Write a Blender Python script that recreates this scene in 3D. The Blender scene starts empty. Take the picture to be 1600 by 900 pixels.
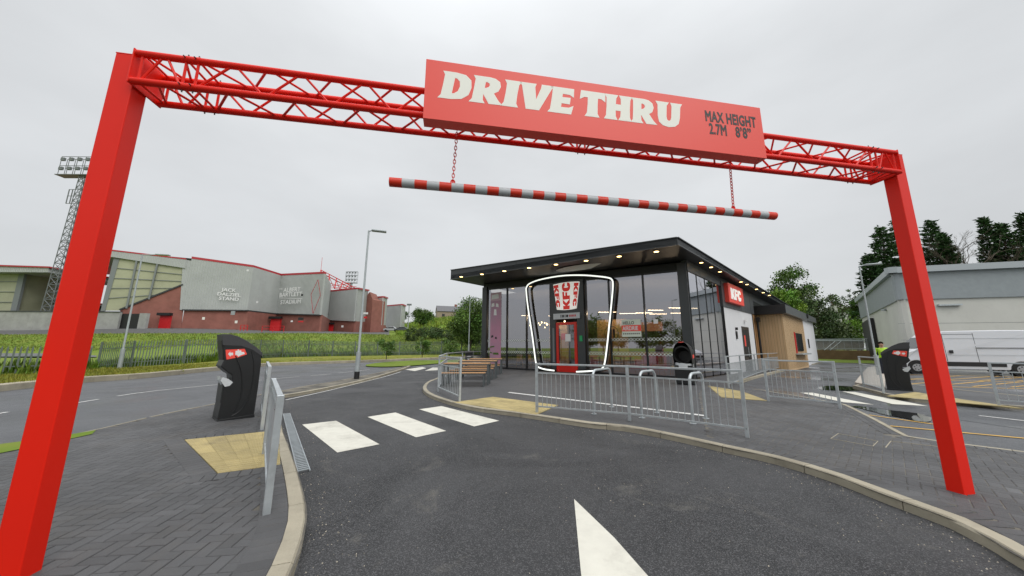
import bpy, bmesh, math, random
from math import sin, cos, tan, atan, atan2, hypot, pi, radians, degrees
from mathutils import Vector, Matrix
random.seed(7)
SC = bpy.context.scene
# ------------------------------------------------------------------ camera
FPX, PITCH, ROLL, EYE = 524.0, atan(93 / 524.0), radians(0.3), 1.4
cam = bpy.data.cameras.new('camera'); cam_o = bpy.data.objects.new('camera', cam)
SC.collection.objects.link(cam_o); SC.camera = cam_o
cam.sensor_width = 36.0; cam.lens = 36.0 * FPX / 1600.0
cam.clip_start = 0.05; cam.clip_end = 6000
cam_o.location = (0, 0, EYE)
cam_o.rotation_mode = 'QUATERNION'
_m = Matrix.Rotation(pi / 2 + PITCH, 3, 'X') @ Matrix.Rotation(ROLL, 3, 'Z')
cam_o.rotation_quaternion = _m.to_quaternion()
# ------------------------------------------------------------------ sky and sun (overcast)
SUN_EL, SUN_AZ = radians(50), radians(142)
W = bpy.data.worlds.new('World'); SC.world = W; W.use_nodes = True
nt = W.node_tree; nt.nodes.clear()
def N(t, k, **kw):
    n = t.nodes.new(k)
    for a, b in kw.items(): setattr(n, a, b)
    return n
wo = N(nt, 'ShaderNodeOutputWorld'); bg = N(nt, 'ShaderNodeBackground'); bg.inputs[1].default_value = 0.12
sky = N(nt, 'ShaderNodeTexSky', sky_type='NISHITA', sun_disc=False)
sky.sun_elevation = SUN_EL; sky.sun_rotation = SUN_AZ; sky.dust_density = 4.0
tc = N(nt, 'ShaderNodeTexCoord'); sep = N(nt, 'ShaderNodeSeparateXYZ'); nt.links.new(tc.outputs['Generated'], sep.inputs[0])
# overcast luminance by elevation: pale at the horizon, brighter overhead
ramp = N(nt, 'ShaderNodeValToRGB'); cr = ramp.color_ramp; cr.interpolation = 'B_SPLINE'
cr.elements[0].position = 0.0; cr.elements[0].color = (5.3/20, 5.45/20, 5.45/20, 1)
cr.elements[1].position = 1.0; cr.elements[1].color = (.85, .85, .85, 1)
for p_, c_ in ((0.15, 5.5), (0.35, 5.9), (0.55, 6.3), (0.76, 6.6), (0.90, 12.5)):
    e = cr.elements.new(p_); e.color = (c_ * 0.975 / 20, c_ / 20, c_ * 1.02 / 20, 1)
nt.links.new(sep.outputs[2], ramp.inputs[0])
mp = N(nt, 'ShaderNodeMapping'); mp.inputs['Scale'].default_value = (1.0, 1.0, 2.6)
nt.links.new(tc.outputs['Generated'], mp.inputs[0])
nz = N(nt, 'ShaderNodeTexNoise'); nz.inputs['Scale'].default_value = 1.7; nz.inputs['Detail'].default_value = 5; nz.inputs['Roughness'].default_value = 0.5
nt.links.new(mp.outputs[0], nz.inputs[0])
mr = N(nt, 'ShaderNodeMapRange'); mr.inputs[1].default_value = 0.33; mr.inputs[2].default_value = 0.68; mr.inputs[3].default_value = 0.98 * 20; mr.inputs[4].default_value = 1.15 * 20
nt.links.new(nz.outputs[0], mr.inputs[0])
mul = N(nt, 'ShaderNodeVectorMath', operation='SCALE'); nt.links.new(ramp.outputs[0], mul.inputs[0]); nt.links.new(mr.outputs[0], mul.inputs[3])
mix = N(nt, 'ShaderNodeMix', data_type='RGBA'); mix.inputs[0].default_value = 0.93
nt.links.new(sky.outputs[0], mix.inputs[6]); nt.links.new(mul.outputs[0], mix.inputs[7])
nt.links.new(mix.outputs[2], bg.inputs[0]); nt.links.new(bg.outputs[0], wo.inputs[0])
sl = bpy.data.lights.new('sun', 'SUN'); sl.energy = 1.5; sl.angle = radians(45); sl.color = (1.0, 0.975, 0.94)
so = bpy.data.objects.new('sun', sl); SC.collection.objects.link(so)
_sd = Vector((sin(SUN_AZ) * cos(SUN_EL), cos(SUN_AZ) * cos(SUN_EL), sin(SUN_EL)))
so.rotation_mode = 'QUATERNION'; so.rotation_quaternion = _sd.to_track_quat('Z', 'Y')
vs = SC.view_settings; vs.view_transform = 'Standard'; vs.look = 'None'; vs.exposure = 0.0; vs.gamma = 1.0; vs.use_curve_mapping = False
SC.render.engine = 'CYCLES'
SC.cycles.max_bounces = 8; SC.cycles.transparent_max_bounces = 16
SC.cycles.caustics_reflective = False; SC.cycles.caustics_refractive = False
# ------------------------------------------------------------------ measuring: photo pixel -> place
def ray(x, y):
    u, v = (x - 800) / FPX, -(y - 450) / FPX
    c, s = cos(ROLL), sin(ROLL); u, v = u * c - v * s, u * s + v * c
    return Vector((u, cos(PITCH) - v * sin(PITCH), sin(PITCH) + v * cos(PITCH)))
def atz(x, y, z):
    d = ray(x, y); t = (z - EYE) / d.z; return Vector((d.x * t, d.y * t, z))
def G(x, y, z=0.0): return atz(x, y, z)
def V(x, y, Y):
    d = ray(x, y); t = Y / d.y; return Vector((d.x * t, Y, EYE + d.z * t))
def proj(q):
    X, Y, Z = q[0], q[1], q[2] - EYE
    zc = Y * cos(PITCH) + Z * sin(PITCH); u = X / zc; v = (-Y * sin(PITCH) + Z * cos(PITCH)) / zc
    c, s = cos(ROLL), sin(ROLL); u, v = u * c + v * s, -u * s + v * c
    return 800 + FPX * u, 450 - FPX * v
def up(p, py):      # height above p's ground point at which the photo shows row py
    lo, hi = -5.0, 80.0
    for _ in range(50):
        m = (lo + hi) / 2
        if proj((p[0], p[1], m))[1] > py: lo = m
        else: hi = m
    return (lo + hi) / 2
# ------------------------------------------------------------------ materials
MATS = {}
def mat(name, col, rough=0.6, metal=0.0, var=0.0, vscale=3.0, bump=0.0, bscale=40.0, col2=None, spec=0.5, emit=None, estr=0, attr=False, coat=0.0, stretch=None, dirt=0.0):
    if name in MATS: return MATS[name]
    m = bpy.data.materials.new(name); m.use_nodes = True; t = m.node_tree
    b = t.nodes['Principled BSDF']; L = t.links.new
    b.inputs['Roughness'].default_value = rough; b.inputs['Metallic'].default_value = metal
    b.inputs['Specular IOR Level'].default_value = spec; b.inputs['Coat Weight'].default_value = coat
    b.inputs['Base Color'].default_value = (*col, 1)
    tcn = N(t, 'ShaderNodeTexCoord'); src = tcn.outputs['Object']
    if stretch:
        mpn = N(t, 'ShaderNodeMapping'); mpn.inputs['Scale'].default_value = stretch; L(src, mpn.inputs[0]); src = mpn.outputs[0]
    out = None
    if var > 0 or col2:
        n = N(t, 'ShaderNodeTexNoise'); n.inputs['Scale'].default_value = vscale; n.inputs['Detail'].default_value = 6; n.inputs['Roughness'].default_value = 0.6
        L(src, n.inputs[0])
        mr = N(t, 'ShaderNodeMapRange'); mr.inputs[1].default_value = 0.33; mr.inputs[2].default_value = 0.67; L(n.outputs[0], mr.inputs[0])
        mx = N(t, 'ShaderNodeMix', data_type='RGBA')
        c2 = col2 or tuple(c * (1 - var) for c in col)
        c1 = col if col2 else tuple(min(1, c * (1 + var)) for c in col)
        mx.inputs[6].default_value = (*c1, 1); mx.inputs[7].default_value = (*c2, 1); L(mr.outputs[0], mx.inputs[0]); out = mx.outputs[2]
        rm = N(t, 'ShaderNodeMapRange'); rm.inputs[3].default_value = max(0, rough - 0.08); rm.inputs[4].default_value = min(1, rough + 0.08); L(n.outputs[0], rm.inputs[0]); L(rm.outputs[0], b.inputs['Roughness'])
    if attr:
        a = N(t, 'ShaderNodeAttribute', attribute_name='var'); mx = N(t, 'ShaderNodeMix', data_type='RGBA', blend_type='MULTIPLY'); mx.inputs[0].default_value = 1
        if out is None: mx.inputs[6].default_value = (*col, 1)
        else: L(out, mx.inputs[6])
        L(a.outputs[0], mx.inputs[7]); out = mx.outputs[2]
    if dirt > 0:
        n = N(t, 'ShaderNodeTexNoise'); n.inputs['Scale'].default_value = 1.3; n.inputs['Detail'].default_value = 9; n.inputs['Roughness'].default_value = 0.75; L(src, n.inputs[0])
        mr = N(t, 'ShaderNodeMapRange'); mr.inputs[1].default_value = 0.5; mr.inputs[2].default_value = 0.75; mr.inputs[4].default_value = dirt; L(n.outputs[0], mr.inputs[0])
        mx = N(t, 'ShaderNodeMix', data_type='RGBA'); L(mr.outputs[0], mx.inputs[0])
        if out is None: mx.inputs[6].default_value = (*col, 1)
        else: L(out, mx.inputs[6])
        mx.inputs[7].default_value = (0.12, 0.1, 0.075, 1); out = mx.outputs[2]
    if out is not None: L(out, b.inputs['Base Color'])
    if bump > 0:
        n = N(t, 'ShaderNodeTexNoise'); n.inputs['Scale'].default_value = bscale; n.inputs['Detail'].default_value = 4; L(src, n.inputs[0])
        bp = N(t, 'ShaderNodeBump'); bp.inputs['Strength'].default_value = bump; bp.inputs['Distance'].default_value = 0.01; L(n.outputs[0], bp.inputs['Height']); L(bp.outputs[0], b.inputs['Normal'])
    if emit: b.inputs['Emission Color'].default_value = (*emit, 1); b.inputs['Emission Strength'].default_value = estr
    MATS[name] = m; return m
def math_node(t, op, a, b=None):
    n = N(t, 'ShaderNodeMath', operation=op)
    for i, v in enumerate((a, b)):
        if v is None: continue
        if isinstance(v, (int, float)): n.inputs[i].default_value = v
        else: t.links.new(v, n.inputs[i])
    return n.outputs[0]
def asphalt(name, dark, light, speck, rough, rvar, wet=0.0, sscale=170, dust=0.0):
    m = bpy.data.materials.new(name); m.use_nodes = True; t = m.node_tree; b = t.nodes['Principled BSDF']; L = t.links.new
    src = N(t, 'ShaderNodeTexCoord').outputs['Object']
    def noise(s, d=6, r=0.6, dist=0):
        n = N(t, 'ShaderNodeTexNoise'); n.inputs['Scale'].default_value = s; n.inputs['Detail'].default_value = d; n.inputs['Roughness'].default_value = r; n.inputs['Distortion'].default_value = dist; L(src, n.inputs[0]); return n.outputs[0]
    def rng(x, a, b_, c, d):
        n = N(t, 'ShaderNodeMapRange'); L(x, n.inputs[0])
        for i, v in enumerate((a, b_, c, d)): n.inputs[i + 1].default_value = v
        return n.outputs[0]
    def mixc(f, a, b_):
        n = N(t, 'ShaderNodeMix', data_type='RGBA')
        L(f, n.inputs[0])
        for i, v in ((6, a), (7, b_)):
            if isinstance(v, tuple): n.inputs[i].default_value = (*v, 1)
            else: L(v, n.inputs[i])
        return n.outputs[2]
    big = rng(noise(0.55, 9, 0.62, 0.9), 0.40, 0.60, 0, 1)
    c = mixc(big, dark, light)
    vo = N(t, 'ShaderNodeTexVoronoi', feature='F1'); vo.inputs['Scale'].default_value = sscale; L(src, vo.inputs[0])
    sepc = N(t, 'ShaderNodeSeparateColor'); L(vo.outputs['Color'], sepc.inputs[0])
    sp = rng(sepc.outputs[0], 0.55, 1.0, 0, 1)
    c = mixc(sp, c, speck)
    holes = rng(noise(sscale * 1.3, 3, 0.5), 0.5, 0.66, 0, 0.7)
    c = mixc(holes, c, tuple(x * 0.35 for x in dark))
    if dust > 0:
        d = rng(noise(0.9, 10, 0.78, 1.2), 0.57, 0.74, 0, dust); c = mixc(d, c, (0.17, 0.16, 0.14))
    L(c, b.inputs['Base Color'])
    r = rng(noise(0.6, 7, 0.6, 0.4), 0.3, 0.7, rough - rvar, rough + rvar); L(r, b.inputs['Roughness'])
    if wet > 0:
        w = rng(noise(0.25, 5, 0.6, 0.8), 0.47, 0.62, 0, wet)
        b.inputs['Coat Roughness'].default_value = 0.12; L(w, b.inputs['Coat Weight'])
    bp = N(t, 'ShaderNodeBump'); bp.inputs['Strength'].default_value = 0.55; bp.inputs['Distance'].default_value = 0.006
    h = math_node(t, 'ADD', vo.outputs['Distance'], noise(sscale * 0.7, 3)); L(h, bp.inputs['Height']); L(bp.outputs[0], b.inputs['Normal'])
    MATS[name] = m; return m
M_lane = asphalt('lane asphalt', (0.017, 0.018, 0.020), (0.048, 0.049, 0.052), (0.115, 0.115, 0.12), 0.64, 0.12, wet=0.0, sscale=150, dust=0.6)
M_road = asphalt('road asphalt', (0.070, 0.074, 0.082), (0.095, 0.099, 0.108), (0.16, 0.165, 0.175), 0.5, 0.1, wet=0.25, sscale=120)
M_wet = asphalt('wet car park asphalt', (0.05, 0.053, 0.06), (0.085, 0.09, 0.10), (0.13, 0.135, 0.145), 0.42, 0.12, wet=0.9, sscale=120)
M_court = asphalt('forecourt asphalt', (0.062, 0.064, 0.068), (0.082, 0.084, 0.088), (0.14, 0.14, 0.145), 0.6, 0.1, sscale=160, dust=0.25)
M_paint = mat('white road paint', (0.68, 0.665, 0.585), 0.6, var=0.06, vscale=6, bump=0.25, bscale=200, dirt=0.45)
M_wornpaint = mat('thin white line paint', (0.62, 0.62, 0.60), 0.6, var=0.18, vscale=14, dirt=0.35)
M_yellow = mat('yellow road paint', (0.72, 0.42, 0.07), 0.55, var=0.15, vscale=9, dirt=0.35)
M_red = mat('red powder coat', (0.84, 0.016, 0.004), 0.42, var=0.03, vscale=1.2, spec=0.3)
M_redbolt = mat('bolt steel', (0.12, 0.11, 0.11), 0.45, 0.8)
M_signred = mat('sign red vinyl', (0.92, 0.085, 0.06), 0.45)
M_cream = mat('sign cream', (0.94, 0.95, 0.86), 0.5)
M_ink = mat('sign black lettering', (0.02, 0.02, 0.02), 0.5)
M_galv = mat('galvanised steel', (0.52, 0.56, 0.58), 0.42, 0.55, var=0.14, vscale=7, bump=0.05)
M_galvd = mat('dull galvanised lamp post', (0.42, 0.46, 0.47), 0.5, 0.4, var=0.1, vscale=3)
M_block = mat('charcoal block paver', (0.080, 0.081, 0.084), 0.62, var=0.18, vscale=1.1, bump=0.5, bscale=130, attr=True, dirt=0.3)
M_joint = mat('sanded joint', (0.045, 0.044, 0.042), 0.9, col2=(0.22, 0.20, 0.16), vscale=1.6)
M_kerb = mat('buff kerb stone', (0.37, 0.335, 0.255), 0.75, var=0.12, vscale=2.5, bump=0.35, bscale=70, attr=True, dirt=0.55)
M_tac = mat('yellow tactile paver', (0.42, 0.34, 0.155), 0.7, var=0.14, vscale=2.2, bump=0.3, bscale=60, attr=True, dirt=0.65)
M_bin = mat('black bin plastic', (0.011, 0.012, 0.013), 0.42, bump=0.06, bscale=260, var=0.15, vscale=4)
M_binhood = mat('matt grey bin hood', (0.045, 0.046, 0.05), 0.55, bump=0.15, bscale=200)
M_white = mat('white paint', (0.8, 0.8, 0.8), 0.45)
M_bag = mat('clear liner bag', (0.62, 0.65, 0.67), 0.2, spec=0.8, bump=0.8, bscale=25)
M_dark = mat('anthracite cladding', (0.042, 0.046, 0.050), 0.35, var=0.06, vscale=1)
M_dark2 = mat('black aluminium frame', (0.018, 0.019, 0.021), 0.3)
M_black = mat('black soffit', (0.012, 0.012, 0.013), 0.5)
M_greypanel = mat('dark grey side cladding', (0.085, 0.092, 0.098), 0.4, var=0.05)
M_render = mat('white render', (0.72, 0.73, 0.75), 0.75, var=0.03, vscale=1.5, bump=0.1, bscale=90)
M_brick = mat('red brick', (0.29, 0.115, 0.09), 0.85, var=0.14, vscale=0.7, dirt=0.25)
M_concwall = mat('weathered concrete', (0.36, 0.36, 0.35), 0.85, var=0.14, vscale=0.5, dirt=0.3)
M_redpaint = mat('red painted steel', (0.62, 0.02, 0.025), 0.5)
M_tableleg = mat('grey steel table leg', (0.10, 0.115, 0.12), 0.45, 0.3)
M_timber = mat('tan slatted timber', (0.45, 0.25, 0.115), 0.6, var=0.2, vscale=3, stretch=(12, 1, 1))
M_tyre = mat('tyre rubber', (0.018, 0.018, 0.018), 0.8)
M_vanwhite = mat('white van paint', (0.74, 0.76, 0.80), 0.28, coat=0.5, dirt=0.06)
M_vanblack = mat('van black trim', (0.02, 0.02, 0.022), 0.5)
M_alloy = mat('wheel silver', (0.5, 0.5, 0.52), 0.35, 0.7)
M_glassdark = mat('dark vehicle glass', (0.015, 0.018, 0.02), 0.06, spec=0.8)
M_bark = mat('bark', (0.09, 0.07, 0.05), 0.9, var=0.3, vscale=4, bump=0.6, bscale=20)
def leafmat(name, c): return mat(name, c, 0.55, attr=True, spec=0.3)
M_leaf_mid = leafmat('mid green leaves', (0.075, 0.145, 0.025)); M_leaf_light = leafmat('light green leaves', (0.13, 0.24, 0.03))
M_leaf_dark = leafmat('dark conifer sprays', (0.034, 0.080, 0.024)); M_leaf_dull = leafmat('dull green leaves', (0.06, 0.10, 0.035))
# ------------------------------------------------------------------ mesh building
class MB:
    def __init__(s): s.v = []; s.f = []; s.m = []; s.c = []; s.cm = 0; s.col = 1.0
    def face(s, pts, flip=False):
        n = len(s.v); s.v += [tuple(p) for p in pts]; idx = list(range(n, n + len(pts)))
        s.f.append(idx[::-1] if flip else idx); s.m.append(s.cm); s.c.append(s.col)
    def idx(s, verts, faces):
        n = len(s.v); s.v += [tuple(p) for p in verts]
        for f in faces: s.f.append([n + i for i in f]); s.m.append(s.cm); s.c.append(s.col)
    def box(s, c, size, ax=None, top=None):
        c = Vector(c); X, Y, Z = ax or (Vector((1, 0, 0)), Vector((0, 1, 0)), Vector((0, 0, 1)))
        hx, hy, hz = size[0] / 2, size[1] / 2, size[2] / 2; t = top or 1.0
        vs_ = [c + X * (a * hx * (t if k > 0 else 1)) + Y * (b * hy * (t if k > 0 else 1)) + Z * (k * hz) for k in (-1, 1) for b in (-1, 1) for a in (-1, 1)]
        s.idx(vs_, [(0, 2, 3, 1), (4, 5, 7, 6), (0, 1, 5, 4), (2, 6, 7, 3), (0, 4, 6, 2), (1, 3, 7, 5)])
    def beam(s, a, b, w, h=None, upv=(0, 0, 1)):
        a, b = Vector(a), Vector(b); d = (b - a); L = d.length; d.normalize(); u = Vector(upv)
        x = d.cross(u)
        if x.length < 1e-4: x = d.cross(Vector((0, 1, 0)))
        x.normalize(); u = x.cross(d).normalized(); s.box((a + b) / 2, (w, L, h or w), (x, d, u))
    def tube(s, pts, r, n=8, caps=True, r2=None):
        pts = [Vector(p) for p in pts]; rings = []; prev = None
        for i, p in enumerate(pts):
            d = (pts[min(i + 1, len(pts) - 1)] - pts[max(i - 1, 0)]).normalized()
            if prev is None:
                x = d.cross(Vector((0, 0, 1)))
                if x.length < 1e-3: x = d.cross(Vector((0, 1, 0)))
                x.normalize()
            else:
                x = (prev - d * prev.dot(d)).normalized()
            prev = x; y = d.cross(x); rr = r if r2 is None else r + (r2 - r) * i / max(1, len(pts) - 1)
            rings.append([p + (x * cos(2 * pi * k / n) + y * sin(2 * pi * k / n)) * rr for k in range(n)])
        fs = [(i * n + k, i * n + (k + 1) % n, (i + 1) * n + (k + 1) % n, (i + 1) * n + k) for i in range(len(pts) - 1) for k in range(n)]
        if caps: fs += [tuple(range(n))[::-1], tuple((len(pts) - 1) * n + k for k in range(n))]
        s.idx([q for ring in rings for q in ring], fs)
    def prism(s, pts, vec):      # closed outline extruded by vec
        pts = [Vector(p) for p in pts]; vec = Vector(vec); n = len(pts)
        s.idx(pts + [p + vec for p in pts], [tuple(range(n))[::-1], tuple(range(n, 2 * n))] + [(i, (i + 1) % n, n + (i + 1) % n, n + i) for i in range(n)])
    def build(s, name, mats, parent=None, bevel=0, smooth=False, seg=2, recalc=True):
        me = bpy.data.meshes.new(name)
        off = Vector(parent_world(parent)) if parent else Vector((0, 0, 0))
        me.from_pydata([tuple(Vector(v) - off) for v in s.v], [], s.f)
        for m in (mats if isinstance(mats, (list, tuple)) else [mats]): me.materials.append(m)
        me.polygons.foreach_set('material_index', s.m)
        if any(c != 1.0 for c in s.c):
            at = me.attributes.new('var', 'FLOAT_COLOR', 'FACE')
            at.data.foreach_set('color', [x for c in s.c for x in ((c, c, c, 1) if not isinstance(c, tuple) else (*c, 1))])
        elif any(getattr(m, 'name', '') and m.node_tree.nodes.get('Attribute') for m in me.materials):
            at = me.attributes.new('var', 'FLOAT_COLOR', 'FACE'); at.data.foreach_set('color', [1.0] * (4 * len(s.f)))
        if recalc:
            bm = bmesh.new(); bm.from_mesh(me); bmesh.ops.recalc_face_normals(bm, faces=bm.faces); bm.to_mesh(me); bm.free()
        if smooth: me.polygons.foreach_set('use_smooth', [True] * len(me.polygons))
        me.update(); o = bpy.data.objects.new(name, me); SC.collection.objects.link(o)
        if parent: o.parent = parent
        if bevel:
            b = o.modifiers.new('bevel', 'BEVEL'); b.width = bevel; b.segments = seg; b.limit_method = 'ANGLE'; b.angle_limit = radians(35); b.harden_normals = False
        if smooth:
            try: me.set_sharp_from_angle(angle=radians(40))
            except Exception: pass
        return o
def parent_world(p):
    v = Vector((0, 0, 0))
    while p: v += p.location; p = p.parent
    return v
def tag(o, label=None, cat=None, group=None, kind=None):
    if label: o['label'] = label
    if cat: o['category'] = cat
    if group: o['group'] = group
    if kind: o['kind'] = kind
    return o
def thing(name, loc, label, cat, group=None):
    o = bpy.data.objects.new(name, None); SC.collection.objects.link(o); o.location = Vector(loc); o.empty_display_size = 0.3
    return tag(o, label, cat, group)
def dup(root, loc, rz=0.0, label=None, group=None, scale=1.0):
    def cp(o, par):
        c = o.copy(); SC.collection.objects.link(c); c.parent = par
        for ch in o.children: cp(ch, c)
        return c
    r = cp(root, None); r.location = Vector(loc); r.rotation_euler = (0, 0, rz); r.scale = (scale, scale, scale)
    if label: r['label'] = label
    if group: r['group'] = group
    return r
def struct(o): return tag(o, kind='structure')
def sheet(name, pts, z, m):
    from mathutils.geometry import tessellate_polygon
    P3 = [Vector((p[0], p[1], z)) for p in pts]; b = MB()
    b.idx(P3, [tuple(t) for t in tessellate_polygon([P3])])
    o = b.build(name, m, recalc=False); me = o.data
    bm = bmesh.new(); bm.from_mesh(me)
    for f in bm.faces:
        if f.normal.z < 0: f.normal_flip()
    bm.to_mesh(me); bm.free(); return struct(o)
def arc(pts, n=6):    # Catmull-Rom through ground points
    out = []; P_ = [Vector(p) for p in pts]
    for i in range(len(P_) - 1):
        a, b, c, d = P_[max(i - 1, 0)], P_[i], P_[i + 1], P_[min(i + 2, len(P_) - 1)]
        for k in range(n):
            t = k / n; out.append(0.5 * ((2 * b) + (c - a) * t + (2 * a - 5 * b + 4 * c - d) * t * t + (3 * b - a - 3 * c + d) * t ** 3))
    out.append(P_[-1]); return out
def resample(pts, step):
    out = [pts[0].copy()]; acc = 0
    for a, b in zip(pts, pts[1:]):
        L = (b - a).length; t = step - acc
        while t <= L: out.append(a + (b - a) * (t / L)); t += step
        acc = (acc + L) % step if L + acc >= step else acc + L
    return out
def nrm2(d): return Vector((-d.y, d.x, 0)).normalized()
def kerb(name, pts, w=0.125, h=0.10, side=1, stone=0.9, inset=0.0):
    """kerb stones along pts (road edge line); side=+1 puts the stone to the left of the walking direction"""
    P_ = resample(pts, stone / 3); b = MB(); i = 0
    offs = []
    for k, p in enumerate(P_):
        d = (P_[min(k + 1, len(P_) - 1)] - P_[max(k - 1, 0)]).normalized(); offs.append(nrm2(d) * side)
    while i < len(P_) - 1:
        j = min(i + 3, len(P_) - 1); b.col = random.uniform(0.86, 1.08)
        A = P_[i:j + 1]; O_ = offs[i:j + 1]; g = 0.004
        vs_ = []
        for k, (p, n) in enumerate(zip(A, O_)):
            q = p.copy()
            if k == 0 and len(A) > 1: q += (A[1] - A[0]).normalized() * g
            if k == len(A) - 1 and k > 0: q -= (A[-1] - A[-2]).normalized() * g
            vs_ += [q + Vector((0, 0, -0.08)), q + Vector((0, 0, h - 0.02)) + n * 0.006, q + n * 0.022 + Vector((0, 0, h)), q + n * w + Vector((0, 0, h)), q + n * w + Vector((0, 0, -0.08))]
        fs = [tuple(range(5)), tuple((len(A) - 1) * 5 + x for x in range(5))[::-1]]
        for k in range(len(A) - 1):
            for e in range(5): fs.append((k * 5 + e, k * 5 + (e + 1) % 5, (k + 1) * 5 + (e + 1) % 5, (k + 1) * 5 + e))
        b.idx(vs_, fs); i = j
    return struct(b.build(name, M_kerb))
def inside(p, poly):
    x, y = p[0], p[1]; c = False; n = len(poly)
    for i in range(n):
        a, b = poly[i], poly[i - 1]
        if (a[1] > y) != (b[1] > y) and x < (b[0] - a[0]) * (y - a[1]) / (b[1] - a[1]) + a[0]: c = not c
    return c
def edge_dist(p, poly):
    m = 1e9; p = Vector((p[0], p[1]))
    for i in range(len(poly)):
        a, b = Vector(poly[i][:2]), Vector(poly[i - 1][:2]); ab = b - a
        t = max(0, min(1, (p - a).dot(ab) / max(ab.length_squared, 1e-9))); m = min(m, (p - a - ab * t).length)
    return m
def line_dist(p, line):
    m = 1e9; p = Vector((p[0], p[1]))
    for a, b in zip(line, line[1:]):
        a, b = Vector(a[:2]), Vector(b[:2]); ab = b - a; t = max(0, min(1, (p - a).dot(ab) / max(ab.length_squared, 1e-9))); m = min(m, (p - a - ab * t).length)
    return m
def herring(b, poly, ang, z, holes=(), w=0.09, g=0.005, margin=0.05, limit=None, keep=()):
    ca, sa = cos(ang), sin(ang); xs = [p[0] * ca + p[1] * sa for p in poly]; ys = [-p[0] * sa + p[1] * ca for p in poly]
    x0, x1, y0, y1 = min(xs), max(xs), min(ys), max(ys)
    n = int((y1 - y0) / w) + 4
    for k in range(-2, n):
        yb = y0 + k * w; m0 = int((x0 - (x0 + k * w)) / (4 * w)) - 2
        m1 = int((x1 - x0) / (4 * w)) + 2
        for m in range(m0, m1):
            ox = x0 + k * w + m * 4 * w
            for (ax, ay, lx, ly) in ((ox, yb, 2 * w, w), (ox + 2 * w, yb - w, w, 2 * w)):
                cx_, cy_ = ax + lx / 2, ay + ly / 2
                q = (cx_ * ca - cy_ * sa, cx_ * sa + cy_ * ca)
                if limit and not limit(q): continue
                if not inside(q, poly) or edge_dist(q, poly) < margin: continue
                if any(inside(q, h) or edge_dist(q, h) < hm for h, hm in holes): continue
                if any(line_dist(q, k_) < kd for k_, kd in keep): continue
                b.col = random.uniform(0.86, 1.11) * (1.3 if random.random() < 0.012 else 1)
                dz = random.uniform(-0.0012, 0.0012); hx, hy = lx / 2 - g / 2, ly / 2 - g / 2; e = 0.006
                vs_ = []
                for (ex, zz) in ((0, z - 0.012), (0, z - 0.004), (e, z)):
                    for sx, sy in ((-1, -1), (1, -1), (1, 1), (-1, 1)):
                        X_, Y_ = cx_ + sx * (hx - ex), cy_ + sy * (hy - ex); vs_.append((X_ * ca - Y_ * sa, X_ * sa + Y_ * ca, zz + dz))
                fs = [(8, 9, 10, 11)]
                for l in (0, 4):
                    for i in range(4): fs.append((l + i, l + (i + 1) % 4, l + 4 + (i + 1) % 4, l + 4 + i))
                b.idx(vs_, fs)
def soldier(b, line, side, z, L=0.2, w=0.1, off=0.0):
    P_ = resample(line, w)
    for a, c in zip(P_, P_[1:]):
        d = (c - a).normalized(); n = nrm2(d) * side; b.col = random.uniform(0.78, 1.12); g = 0.002
        o1, o2 = n * (off + g), n * (off + L - g)
        q = [a + d * g + o1, c - d * g + o1, c - d * g + o2, a + d * g + o2]
        ctr = sum(q, Vector()) / 4
        vs_ = [(p.x, p.y, z - 0.012) for p in q] + [(p.x, p.y, z - 0.004) for p in q] + [tuple((p + (ctr - p) * 0.07)[:2]) + (z,) for p in q]
        b.idx(vs_, [(8, 9, 10, 11)] + [(l + i, l + (i + 1) % 4, l + 4 + (i + 1) % 4, l + 4 + i) for l in (0, 4) for i in range(4)])
def text_mesh(s, size, origin, right, upv, m, name, parent, bold=0.0, depth=0.004, xscale=1.0, align='LEFT', slant=0.0, spacing=1.0, heavy=0.0):
    cu = bpy.data.curves.new(name, 'FONT'); cu.body = s; cu.size = 1.0; cu.offset = 0.0; cu.extrude = 0.0; cu.align_x = align; cu.space_character = spacing; cu.shear = slant
    cu.resolution_u = 3
    o = bpy.data.objects.new(name, cu); SC.collection.objects.link(o)
    dg = bpy.context.evaluated_depsgraph_get(); me = bpy.data.meshes.new_from_object(o.evaluated_get(dg)); bpy.data.objects.remove(o)
    right, upv, origin = Vector(right).normalized(), Vector(upv).normalized(), Vector(origin)
    nn = right.cross(upv); off = parent_world(parent)
    bm = bmesh.new(); bm.from_mesh(me); bmesh.ops.remove_doubles(bm, verts=bm.verts, dist=1e-5)
    if heavy or bold:
        hv = heavy / size if heavy else bold; mv = {}
        for v in bm.verts:
            be = [e for e in v.link_edges if e.is_boundary]; acc = Vector((0, 0, 0))
            for e in be:
                f = e.link_faces[0]; d = e.other_vert(v).co - v.co; n_ = Vector((-d.y, d.x, 0))
                if n_.length < 1e-7: continue
                n_.normalize(); m_ = (e.verts[0].co + e.verts[1].co) / 2
                if n_.dot(f.calc_center_median() - m_) > 0: n_ = -n_
                acc += n_
            if acc.length > 1e-4: mv[v] = acc / max(.6, acc.length_squared / 2) * hv
        for v, d in mv.items(): v.co += d
    for v in bm.verts: x, y = v.co.x, v.co.y; v.co = origin + right * (x * size * xscale) + upv * (y * size) + nn * depth - off
    r = bmesh.ops.extrude_face_region(bm, geom=bm.faces[:])
    for v in [e for e in r['geom'] if isinstance(e, bmesh.types.BMVert)]: v.co += nn * min(0.003, size * .006)
    bm.to_mesh(me); bm.free(); me.materials.clear(); me.materials.append(m)
    ob = bpy.data.objects.new(name, me); SC.collection.objects.link(ob); ob.parent = parent; return ob
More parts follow.
